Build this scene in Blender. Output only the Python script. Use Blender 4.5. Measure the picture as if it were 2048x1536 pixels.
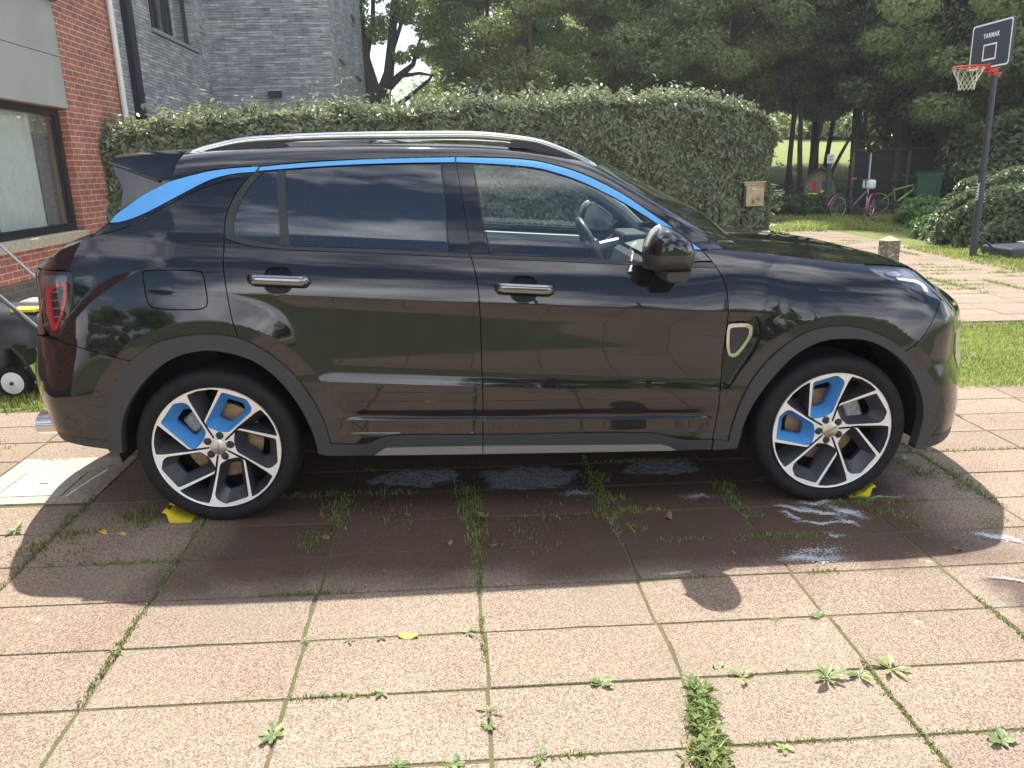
import bpy, bmesh, math, random
import numpy as np
from mathutils import Matrix, Vector
from mathutils.geometry import delaunay_2d_cdt
R=math.radians
scene=bpy.context.scene
for o_ in list(bpy.data.objects): bpy.data.objects.remove(o_)
COL=scene.collection
random.seed(4); rng=np.random.default_rng(7)
# ------------------------------------------------------------ camera
CAM=np.array([1.0841,-3.3283,1.5568])
cr,cu,cf=Vector((.9981,-.0616,-.0072)).normalized(),Vector((.0239,.2739,.9615)),Vector((.0573,.9598,-.2748)).normalized()
cu=cr.cross(cf).normalized(); cr=cf.cross(cu).normalized()
cd=bpy.data.cameras.new('camera'); cam=bpy.data.objects.new('camera',cd); COL.objects.link(cam)
cam.matrix_world=Matrix(((cr.x,cu.x,-cf.x,CAM[0]),(cr.y,cu.y,-cf.y,CAM[1]),(cr.z,cu.z,-cf.z,CAM[2]),(0,0,0,1)))
cd.sensor_width=36; cd.lens=36*1600/2048; cd.clip_end=1000; cd.clip_start=.05
scene.camera=cam
# ------------------------------------------------------------ world, sun, exposure
w=bpy.data.worlds.new('World'); scene.world=w; w.use_nodes=True
nt=w.node_tree; bg=nt.nodes['Background']; bg.inputs[1].default_value=.09
sky=nt.nodes.new('ShaderNodeTexSky'); sky.sky_type='NISHITA'; sky.sun_disc=False
SUN=Vector((-.035,.59,1.0)).normalized()
sky.sun_elevation=math.asin(SUN.z); sky.sun_rotation=math.atan2(SUN.x,SUN.y)
tc=nt.nodes.new('ShaderNodeTexCoord'); mp=nt.nodes.new('ShaderNodeMapping'); mp.inputs['Scale'].default_value=(1,1,1.7); mp.inputs['Location'].default_value=(.35,.2,.1)
nz=nt.nodes.new('ShaderNodeTexNoise'); nz.inputs['Scale'].default_value=1.6; nz.inputs['Detail'].default_value=9; nz.inputs['Roughness'].default_value=.58
rp=nt.nodes.new('ShaderNodeValToRGB'); rp.color_ramp.elements[0].position=.46; rp.color_ramp.elements[1].position=.62
n2=nt.nodes.new('ShaderNodeTexNoise'); n2.inputs['Scale'].default_value=5; n2.inputs['Detail'].default_value=6
rc=nt.nodes.new('ShaderNodeValToRGB'); rc.color_ramp.elements[0].position=.3; rc.color_ramp.elements[0].color=(7,7.6,8.6,1); rc.color_ramp.elements[1].position=.72; rc.color_ramp.elements[1].color=(22,22,22,1)
mx=nt.nodes.new('ShaderNodeMix'); mx.data_type='RGBA'
L=nt.links.new
L(tc.outputs['Generated'],mp.inputs[0]); L(mp.outputs[0],nz.inputs['Vector']); L(mp.outputs[0],n2.inputs['Vector'])
L(nz.outputs['Fac'],rp.inputs[0]); L(n2.outputs['Fac'],rc.inputs[0])
L(rp.outputs[0],mx.inputs[0]); L(sky.outputs[0],mx.inputs[6]); L(rc.outputs[0],mx.inputs[7]); L(mx.outputs[2],bg.inputs[0])
sl=bpy.data.lights.new('sun','SUN'); sl.energy=4.7; sl.angle=R(.53); sl.color=(1,.955,.88)
so=bpy.data.objects.new('sun',sl); COL.objects.link(so); so.rotation_euler=SUN.to_track_quat('Z','Y').to_euler(); so.location=(0,0,30)
scene.view_settings.view_transform='Standard'; scene.view_settings.look='None'; scene.view_settings.exposure=1.2; scene.view_settings.gamma=1
try:
    scene.cycles.max_bounces=10; scene.cycles.transparent_max_bounces=16
except Exception: pass
# ------------------------------------------------------------ tagging helpers
def tag(o,label=None,cat=None,group=None,kind=None):
    if label: o['label']=label
    if cat: o['category']=cat
    if group: o['group']=group
    if kind: o['kind']=kind
    return o
def empty(name,loc=(0,0,0),rot=(0,0,0),parent=None):
    o=bpy.data.objects.new(name,None); COL.objects.link(o); o.location=loc; o.rotation_euler=rot; o.empty_display_size=.2
    if parent: o.parent=parent
    return o
def link(name,me,mat=None,parent=None):
    o=bpy.data.objects.new(name,me); COL.objects.link(o)
    if mat is not None:
        for m in (mat if isinstance(mat,(list,tuple)) else [mat]): me.materials.append(m)
    if parent: o.parent=parent
    return o
# ------------------------------------------------------------ materials
def newmat(name):
    m=bpy.data.materials.new(name); m.use_nodes=True; t=m.node_tree
    return m,t,t.nodes['Principled BSDF'],t.nodes['Material Output']
def nd(t,ty,**k):
    n=t.nodes.new('ShaderNode'+ty)
    for a,b in k.items(): setattr(n,a,b)
    return n
def noise(t,vec,scale,detail=4,rough=.55):
    n=nd(t,'TexNoise'); n.inputs['Scale'].default_value=scale; n.inputs['Detail'].default_value=detail; n.inputs['Roughness'].default_value=rough
    if vec is not None: t.links.new(vec,n.inputs['Vector'])
    return n
def ramp(t,fac,stops):
    r=nd(t,'ValToRGB'); e=r.color_ramp.elements
    while len(e)<len(stops): e.new(.5)
    for k,(p_,c) in enumerate(stops):
        e[k].position=p_; e[k].color=tuple(c)+(1,) if len(c)==3 else c
    t.links.new(fac,r.inputs[0]); return r
def mixc(t,fac,a,b,blend='MIX'):
    m=nd(t,'Mix',data_type='RGBA',blend_type=blend)
    for s,v in ((0,fac),(6,a),(7,b)):
        if hasattr(v,'links'): t.links.new(v,m.inputs[s])
        else: m.inputs[s].default_value=v if s==0 else (tuple(v)+(1,) if len(v)==3 else v)
    return m
def bump(t,p,h,strength=.3,dist=.002):
    b=nd(t,'Bump'); b.inputs['Strength'].default_value=strength; b.inputs['Distance'].default_value=dist
    t.links.new(h,b.inputs['Height']); t.links.new(b.outputs[0],p.inputs['Normal']); return b
def simple(name,col,rough=.5,metal=0.0,var=.12,scale=30,bmp=0.0,spec=None,coat=0.0):
    m,t,p,o=newmat(name); tc=nd(t,'TexCoord'); n=noise(t,tc.outputs['Object'],scale)
    a=tuple(c*(1-var) for c in col); b=tuple(min(1,c*(1+var)) for c in col)
    r=ramp(t,n.outputs['Fac'],[(.3,a),(.7,b)]); t.links.new(r.outputs[0],p.inputs['Base Color'])
    p.inputs['Roughness'].default_value=rough; p.inputs['Metallic'].default_value=metal
    if spec is not None: p.inputs['Specular IOR Level'].default_value=spec
    if coat: p.inputs['Coat Weight'].default_value=coat; p.inputs['Coat Roughness'].default_value=.02
    if bmp: 
        n2=noise(t,tc.outputs['Object'],scale*6); bump(t,p,n2.outputs['Fac'],bmp,.003)
    return m
# ------------------------------------------------------------ mesh builder
class MB:
    def __init__(s): s.v=[];s.f=[];s.m=[];s.uv=[]
    def add(s,vs,fs,mi=0,M=None):
        k=len(s.v)
        if M is not None: vs=[tuple(M@Vector(v)) for v in vs]
        s.v+= [tuple(v) for v in vs]; s.f+=[tuple(i+k for i in f) for f in fs]; s.m+=[mi]*len(fs)
    def box(s,x0,x1,y0,y1,z0,z1,mi=0,M=None):
        vs=[(x,y,z) for z in (z0,z1) for y in (y0,y1) for x in (x0,x1)]
        s.add(vs,[(0,2,3,1),(4,5,7,6),(0,1,5,4),(2,6,7,3),(0,4,6,2),(1,3,7,5)],mi,M)
    def bbox(s,x0,x1,y0,y1,z0,z1,b=.01,mi=0,M=None):
        bm=bmesh.new(); bmesh.ops.create_cube(bm,size=1)
        for v in bm.verts: v.co=Vector(((x0+x1)/2+v.co.x*(x1-x0),(y0+y1)/2+v.co.y*(y1-y0),(z0+z1)/2+v.co.z*(z1-z0)))
        bmesh.ops.bevel(bm,geom=list(bm.edges),offset=b,segments=3,profile=.5,affect='EDGES')
        bm.verts.index_update(); s.add([v.co[:] for v in bm.verts],[[v.index for v in f.verts] for f in bm.faces],mi,M); bm.free()
    def tube(s,pts,r,n=10,mi=0,cap=True,M=None,sq=None):
        pts=[Vector(p) for p in pts]; rs=r if isinstance(r,(list,tuple)) else [r]*len(pts)
        vs=[];fs=[]; up=None
        for i,p in enumerate(pts):
            d=(pts[min(i+1,len(pts)-1)]-pts[max(i-1,0)]).normalized()
            if up is None:
                up=Vector((0,0,1)) if abs(d.z)<.9 else Vector((1,0,0))
            a=d.cross(up).normalized(); b=a.cross(d).normalized(); up=b
            for k in range(n):
                t=2*math.pi*(k+.5*(n==4))/n; c_,s_=math.cos(t),math.sin(t)
                if sq: c_*=sq[0]; s_*=sq[1]
                vs.append(p+rs[i]*(a*c_+b*s_))
        for i in range(len(pts)-1):
            for k in range(n):
                k2=(k+1)%n; fs.append((i*n+k,i*n+k2,(i+1)*n+k2,(i+1)*n+k))
        if cap: fs+= [tuple(range(n)),tuple(range((len(pts)-1)*n,len(pts)*n))[::-1]]
        s.add(vs,fs,mi,M)
    def lathe(s,prof,axis='Z',n=32,mi=0,M=None,a0=0,a1=2*math.pi,close=False):
        # prof: list of (h,r)
        vs=[];fs=[];full=abs(a1-a0-2*math.pi)<1e-6; m=n if full else n+1
        for h,r in prof:
            for k in range(m):
                t=a0+(a1-a0)*k/n; c_,s_=math.cos(t)*r,math.sin(t)*r
                vs.append({'Z':(c_,s_,h),'Y':(c_,h,s_),'X':(h,c_,s_)}[axis])
        L_=len(prof)
        for i in range(L_-1+(1 if close else 0)):
            j=(i+1)%L_
            for k in range(n):
                k2=(k+1)%m
                q=(i*m+k,i*m+k2,j*m+k2,j*m+k); fs.append(q if axis!='Y' else q[::-1])
        s.add(vs,fs,mi,M)
    def prism(s,poly,a,b,axis='Y',mi=0,M=None):
        # poly in the two other axes, extruded from a to b
        n=len(poly); vs=[]
        for h in (a,b):
            for p,q in poly: vs.append({'Y':(p,h,q),'X':(h,p,q),'Z':(p,q,h)}[axis])
        fs=[tuple(range(n))[::-1],tuple(range(n,2*n))]+[(k,(k+1)%n,n+(k+1)%n,n+k) for k in range(n)]
        s.add(vs,fs,mi,M)
    def mesh(s,name,smooth=False,uvbox=False,auto=None):
        me=bpy.data.meshes.new(name); me.from_pydata([tuple(v) for v in s.v],[],s.f); me.update()
        me.polygons.foreach_set('material_index',s.m)
        bm=bmesh.new(); bm.from_mesh(me); bmesh.ops.recalc_face_normals(bm,faces=bm.faces); bm.to_mesh(me); bm.free()
        me.polygons.foreach_set('use_smooth',[bool(smooth)]*len(me.polygons))
        if smooth:
            me.polygons.foreach_set('use_smooth',[True]*len(me.polygons))
            if auto: me.set_sharp_from_angle(angle=R(auto))
        if uvbox: metric_uv(me)
        return me
    def obj(s,name,mat,parent=None,smooth=False,uvbox=False,auto=35):
        return link(name,s.mesh(name,smooth,uvbox,auto),mat,parent)
def metric_uv(me):
    uv=me.uv_layers.new(name='UVMap')
    for p in me.polygons:
        n=p.normal; ax=max(range(3),key=lambda i:abs(n[i]))
        for li in p.loop_indices:
            c=me.vertices[me.loops[li].vertex_index].co
            uv.data[li].uv=(c.y,c.z) if ax==0 else ((c.x,c.z) if ax==1 else (c.x,c.y))
def fastmesh(name,V,F,attr=None,smooth=False):
    """V (n,3) float, F (m,k) int with constant k"""
    me=bpy.data.meshes.new(name); V=np.ascontiguousarray(V,np.float32); F=np.ascontiguousarray(F,np.int32); k=F.shape[1]
    me.vertices.add(len(V)); me.vertices.foreach_set('co',V.ravel())
    me.loops.add(F.size); me.loops.foreach_set('vertex_index',F.ravel())
    me.polygons.add(len(F)); me.polygons.foreach_set('loop_start',np.arange(0,F.size,k,dtype=np.int32)); me.polygons.foreach_set('loop_total',np.full(len(F),k,np.int32))
    me.polygons.foreach_set('use_smooth',np.full(len(F),bool(smooth)))
    me.update(calc_edges=True)
    if attr is not None:
        a=me.attributes.new('rnd','FLOAT','POINT'); a.data.foreach_set('value',np.ascontiguousarray(attr,np.float32))
    return me
def leaves(P_,N_,size,asp=.5,fold=.25,droop=0.0,sizevar=.35,up=None):
    """one folded diamond per point; N_ = leaf normal; returns V,F,rnd"""
    n=len(P_); N_=N_/np.linalg.norm(N_,axis=1)[:,None]
    t=rng.normal(size=(n,3)); 
    if up is not None: t=t*.6+np.asarray(up)
    t-= (t*N_).sum(1)[:,None]*N_; t/=np.linalg.norm(t,axis=1)[:,None]+1e-9
    b=np.cross(N_,t); s=size*(1+sizevar*rng.uniform(-1,1,n))[:,None]
    base=P_-t*s*.5; tip=P_+t*s*.5-N_*s*droop; r=P_+b*s*asp*.5+N_*s*fold*.4; l=P_-b*s*asp*.5+N_*s*fold*.4
    V=np.stack([base,r,tip,l],1).reshape(-1,3); i=np.arange(n)*4
    F=np.concatenate([np.stack([i,i+1,i+2],1),np.stack([i,i+2,i+3],1)])
    return V,F,np.repeat(rng.uniform(0,1,n),4)
def leafmat(name,dark,light,rough=.38,trans=.3,spec=.5,back=None):
    m,t,p,o=newmat(name); a=nd(t,'Attribute',attribute_name='rnd'); g=nd(t,'TexCoord')
    n=noise(t,g.outputs['Object'],.9,3)
    ad=nd(t,'Math',operation='MULTIPLY_ADD'); t.links.new(n.outputs['Fac'],ad.inputs[0]); ad.inputs[1].default_value=.9; t.links.new(a.outputs['Fac'],ad.inputs[2])
    sc=nd(t,'Math',operation='MULTIPLY'); t.links.new(ad.outputs[0],sc.inputs[0]); sc.inputs[1].default_value=.55
    r=ramp(t,sc.outputs[0],[(.15,dark),(.8,light)]); t.links.new(r.outputs[0],p.inputs['Base Color'])
    p.inputs['Roughness'].default_value=rough; p.inputs['Specular IOR Level'].default_value=spec
    tr=nd(t,'BsdfTranslucent'); hs=nd(t,'HueSaturation'); hs.inputs['Value'].default_value=1.5; hs.inputs['Hue'].default_value=.485; t.links.new(r.outputs[0],hs.inputs['Color']); t.links.new(hs.outputs[0],tr.inputs[0])
    mx=nd(t,'MixShader'); mx.inputs[0].default_value=trans; t.links.new(p.outputs[0],mx.inputs[1]); t.links.new(tr.outputs[0],mx.inputs[2]); t.links.new(mx.outputs[0],o.inputs[0])
    return m
def text_mesh(body,size,mat,parent,M,extr=.0008,name='lettering',align='CENTER',bold=0.0,sx=1.0):
    cu_=bpy.data.curves.new(name,'FONT'); cu_.body=body; cu_.size=size; cu_.extrude=extr; cu_.align_x=align; cu_.align_y='CENTER'; cu_.offset=bold; cu_.space_character=1.15
    o=bpy.data.objects.new(name,cu_); COL.objects.link(o)
    dg=bpy.context.evaluated_depsgraph_get(); dg.update(); me=bpy.data.meshes.new_from_object(o.evaluated_get(dg)); bpy.data.objects.remove(o)
    me.transform(Matrix.Diagonal((sx,1,1,1))); me.transform(M)
    me.materials.clear()
    return link(name,me,mat,parent)

# ============================================================ THE CAR
def paintmat():
    m,t,p,o=newmat('black_paint'); g=nd(t,'TexCoord')
    v=noise(t,g.outputs['Object'],900,2); r=ramp(t,v.outputs['Fac'],[(.3,(.0035,.0036,.0042)),(.75,(.011,.011,.013))]); t.links.new(r.outputs[0],p.inputs['Base Color'])
    p.inputs['Roughness'].default_value=.035; p.inputs['Specular IOR Level'].default_value=.5
    p.inputs['Coat Weight'].default_value=.62; p.inputs['Coat Roughness'].default_value=.012
    d=noise(t,g.outputs['Object'],7,4); r2=ramp(t,d.outputs['Fac'],[(.45,(.02,)*3),(.8,(.06,)*3)]); t.links.new(r2.outputs[0],p.inputs['Roughness'])
    return m
M_paint=paintmat()
M_blue=simple('blue_trim',(.11,.41,.86),.42,var=.03)
M_bluedk=simple('blue_insert',(.07,.27,.58),.42,var=.04)
M_clad=simple('grey_plastic_cladding',(.034,.034,.037),.52,var=.08,scale=400,bmp=.12)
M_matte=simple('matte_black_trim',(.022,.022,.025),.38,var=.1)
M_gloss=simple('gloss_black_trim',(.006,.006,.008),.04,var=.1,coat=.6)
M_dark=simple('dark_void',(.006,.006,.006),.8)
M_chrome=simple('satin_chrome',(.66,.65,.63),.14,1.0,var=.03)
M_silver=simple('brushed_silver',(.62,.60,.57),.33,.9,var=.04)
M_alu=simple('machined_alloy',(.86,.83,.80),.42,.45,var=.04,scale=60)
M_rimdk=simple('anthracite_alloy',(.075,.08,.09),.36,.35,var=.1)
M_disc=simple('rusty_brake_disc',(.30,.21,.13),.45,.6,var=.3,scale=25)
M_cal=simple('cast_caliper',(.30,.31,.31),.6,.3,var=.4,scale=60)
M_sill=simple('silver_sill_insert',(.32,.31,.30),.4,.5,var=.04)
M_int=simple('dark_interior',(.018,.020,.024),.6)
M_intlight=simple('pale_interior_trim',(.50,.53,.50),.6,var=.05)
M_liner=simple('grey_headliner',(.32,.34,.34),.8,var=.05)
M_red=simple('red_lamp',(.55,.02,.03),.12,var=.1,coat=.5)
def glassmat(name,tint,refl=.05,gain=1.0):
    m,t,p,o=newmat(name); t.nodes.remove(p)
    lw=nd(t,'LayerWeight'); lw.inputs['Blend'].default_value=.5
    pw=nd(t,'Math',operation='POWER'); t.links.new(lw.outputs['Facing'],pw.inputs[0]); pw.inputs[1].default_value=4.0
    ma=nd(t,'Math',operation='MULTIPLY_ADD'); t.links.new(pw.outputs[0],ma.inputs[0]); ma.inputs[1].default_value=.9; ma.inputs[2].default_value=refl
    gl=nd(t,'BsdfGlossy'); gl.inputs['Roughness'].default_value=.0; gl.inputs['Color'].default_value=(1,1,1,1)
    tr=nd(t,'BsdfTransparent'); g=nd(t,'TexCoord'); n=noise(t,g.outputs['Object'],2.0,2)
    r=ramp(t,n.outputs['Fac'],[(.3,tuple(c*.96 for c in tint)),(.7,tint)]); t.links.new(r.outputs[0],tr.inputs[0])
    mx=nd(t,'MixShader'); t.links.new(ma.outputs[0],mx.inputs[0]); t.links.new(tr.outputs[0],mx.inputs[1]); t.links.new(gl.outputs[0],mx.inputs[2]); t.links.new(mx.outputs[0],o.inputs[0])
    return m
M_glass=glassmat('clear_glass',(.80,.86,.84),.085)
M_tint=glassmat('privacy_glass',(.13,.15,.16),.125)
M_lens=glassmat('lamp_lens',(.85,.87,.9),.06)
YC=0.90
FC=[(2.90,0.0),(3.05,.003),(3.16,.014),(3.25,.04),(3.35,.115),(3.44,.22),(3.52,.35),(3.58,.55),(3.61,.75),(3.62,.90)]
RC=[(-.36,0.0),(-.48,.003),(-.57,.02),(-.65,.06),(-.735,.19),(-.81,.37),(-.86,.60),(-.89,.80),(-.895,.90)]
def _plan():
    # dense plan curve parametrised so that u = X on the straight part
    def cr(P):
        P=np.array([P[0]]*1+list(P)+[P[-1]]); out=[]
        P[0]=2*P[1]-P[2]; P[-1]=2*P[-2]-P[-3]
        for i in range(1,len(P)-2):
            for t in np.linspace(0,1,20,endpoint=False):
                a,b,c,d=P[i-1],P[i],P[i+1],P[i+2]
                out.append(.5*((2*b)+(-a+c)*t+(2*a-5*b+4*c-d)*t*t+(-a+3*b-3*c+d)*t**3))
        out.append(P[-2]); return np.array(out)
    F=cr(FC); R=cr(RC)[::-1]
    mid=np.stack([np.linspace(-.36,2.90,80),np.zeros(80)],-1)[1:-1]
    A=np.concatenate([R,mid,F])
    s=np.concatenate([[0],np.cumsum(np.hypot(*np.diff(A,axis=0).T))])
    k=len(R)-1
    u=s-s[k]-.36
    # smooth normals
    T=np.gradient(A,axis=0)/np.gradient(u)[:,None]
    for _ in range(6): T[1:-1]=(T[:-2]+2*T[1:-1]+T[2:])/4
    T/=np.hypot(*T.T)[:,None]
    return u,A,T
PU,PA,PT=_plan()
UR,UF=PU[0],PU[-1]
def _sm(x,a,b):
    t=np.clip((x-a)/(b-a),0,1); return t*t*(3-2*t)
_TX=[-0.9, -0.082, 0.087, 0.4, 0.717, 1.169, 1.387, 1.605, 1.692, 1.816, 1.984, 2.118, 2.229, 2.4]
_TZ=[1.4, 1.572, 1.587, 1.6, 1.606, 1.6, 1.579, 1.531, 1.499, 1.424, 1.328, 1.247, 1.156, 1.05]
_HX=[2.0,2.13,2.22,2.34,2.57,2.88,2.96,3.12,3.24,3.31,3.37,3.42,4.2]
_HZ=[1.162,1.157,1.159,1.147,1.121,1.083,1.079,1.061,1.028,.992,.945,.93,.945]
_ZL=np.array([.10,.30,.380,.386,.392,.444,.447,.456,.459,.50,.596,.603,.64,.67,.70,.80,.90,.963,.970,1.05,1.2])
_TH=np.array([-8,-8,-4,26,-4,-6,30,30,-13,-8,-3,13,8,1.2,1.2,.4,-2.6,-8.5,8.5,8,8.])
_zz=np.linspace(.1,1.2,2201)
_yy=np.concatenate([[0],np.cumsum(np.tan(np.radians(np.interp((_zz[1:]+_zz[:-1])/2,_ZL,_TH)))*np.diff(_zz))])
_yy-=np.interp(.75,_zz,_yy)
def _gs(y,n):
    k=np.exp(-.5*(np.arange(-3*n,3*n+1)/n)**2); k/=k.sum(); p=np.pad(y,3*n,mode='edge'); return np.convolve(p,k,'valid')
_XT=np.linspace(-1,3.8,961)
_TS=_gs(np.interp(_XT,_TX,_TZ),12); _HS=_gs(np.interp(_XT,_HX,_HZ),8)
_DT=np.linspace(-.6,.6,1201)
_SL=_gs(np.where(_DT<0,.73*np.exp(np.minimum(_DT,0)/.075),.20+.84*np.maximum(_DT,0)),26)
_GT=np.cumsum(_SL)*.001; _GT=_GT-_GT[0]
ARCH=[(0.005,.385,.528),(2.725,.368,.512)]
_NZ=[.16,.26,.34,.43,.53,.60,.66,.74,.80,.85,.89,.93,1.0]
_NF=[-0.018, -0.023, -0.028, -0.033, -0.024, -0.011, 0.003, -0.006, -0.022, -0.03, -0.021, -0.019, 0.057]
_RZ=[.30,.39,.45,.51,.59,.65,.78,.92,1.0,1.10,1.15]
_RF=[-0.019, -0.054, -0.071, -0.081, -0.093, -0.085, -0.057, -0.036, -0.041, -0.055, -0.016]
_ZT=np.linspace(.1,1.3,601)
_NFS=_gs(np.interp(_ZT,_NZ,_NF),8); _RFS=_gs(np.interp(_ZT,_RZ,_RF),8)
def belt(u): return 1.147-.0566*(u-1.1)
def zeta(u,Z):
    k=np.interp(Z,[.3,.45,.62,1.5],[.018,.024,.0566,.0566])
    X=np.clip(u,-.5,3.2)
    return Z+(X-1.1)*k
def fo(u,Z):
    u=np.asarray(u,float);Z=np.asarray(Z,float)
    z=zeta(u,Z)
    zt=_sm(u,1.95,2.25)
    # door profile faded to a simpler one at the ends
    yd=np.interp(z,_zz,_yy)
    simple=np.where(z>.75,.10*(z-.75)+.05*(z-.75)**2,.14*(z-.75)**2*1.2)
    we=np.maximum(_sm(u,2.35,2.9),_sm(-u,.1,.45))
    yd=yd*(1-we)+simple*we
    yd=yd+.010*((np.clip(u,-.5,3.0)-1.25)/1.25)**2
    for cx,cz,r1 in ARCH:
        r=np.hypot(u-cx,Z-cz); d=r-r1
        dr=(u-cx)/np.maximum(r,.01)*(1 if cx<1 else -1)
        yf=-.020+.017*_sm(dr,.35,.92)+np.where(d>0,.17*d+.10*d*d,0.0*d)
        far=_sm(r,.75,1.15)
        yf=yf+far*.5
        k=.010
        h=np.clip(.5+.5*(yd-yf)/k,0,1)
        sm_=yd*(1-h)+yf*h-k*h*(1-h)
        yd=sm_
    # shoulder
    zb=belt(u)
    d=Z-zb
    gh=np.interp(d,_DT,_GT)
    zT=np.interp(u,_XT,_TS)
    gh=gh+.045*np.exp(-np.maximum(zT-Z,-.02)/.016)*(d>0)
    h=np.interp(np.interp(u,PU,PA[:,0]),_XT,_HS)-Z
    hd=.105*np.exp(-np.maximum(h,-.02)/.055)+.02*np.exp(-np.maximum(h,0)/.2)
    ex=gh*(1-zt)+hd*zt
    y=yd+ex
    # nose: lean back near the top and tuck under at the bottom
    y=y+_sm(u,3.0,3.4)*np.interp(Z,_ZT,_NFS)+_sm(-u,.42,.85)*np.interp(Z,_ZT,_RFS)
    return y
def P(u,Z):
    u=np.asarray(u,float);Z=np.asarray(Z,float)
    X=np.interp(u,PU,PA[:,0]);Y=np.interp(u,PU,PA[:,1])
    tx=np.interp(u,PU,PT[:,0]);ty=np.interp(u,PU,PT[:,1])
    f=fo(u,Z)
    return np.stack([X-ty*f,Y+tx*f,Z+0*u],-1)

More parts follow.
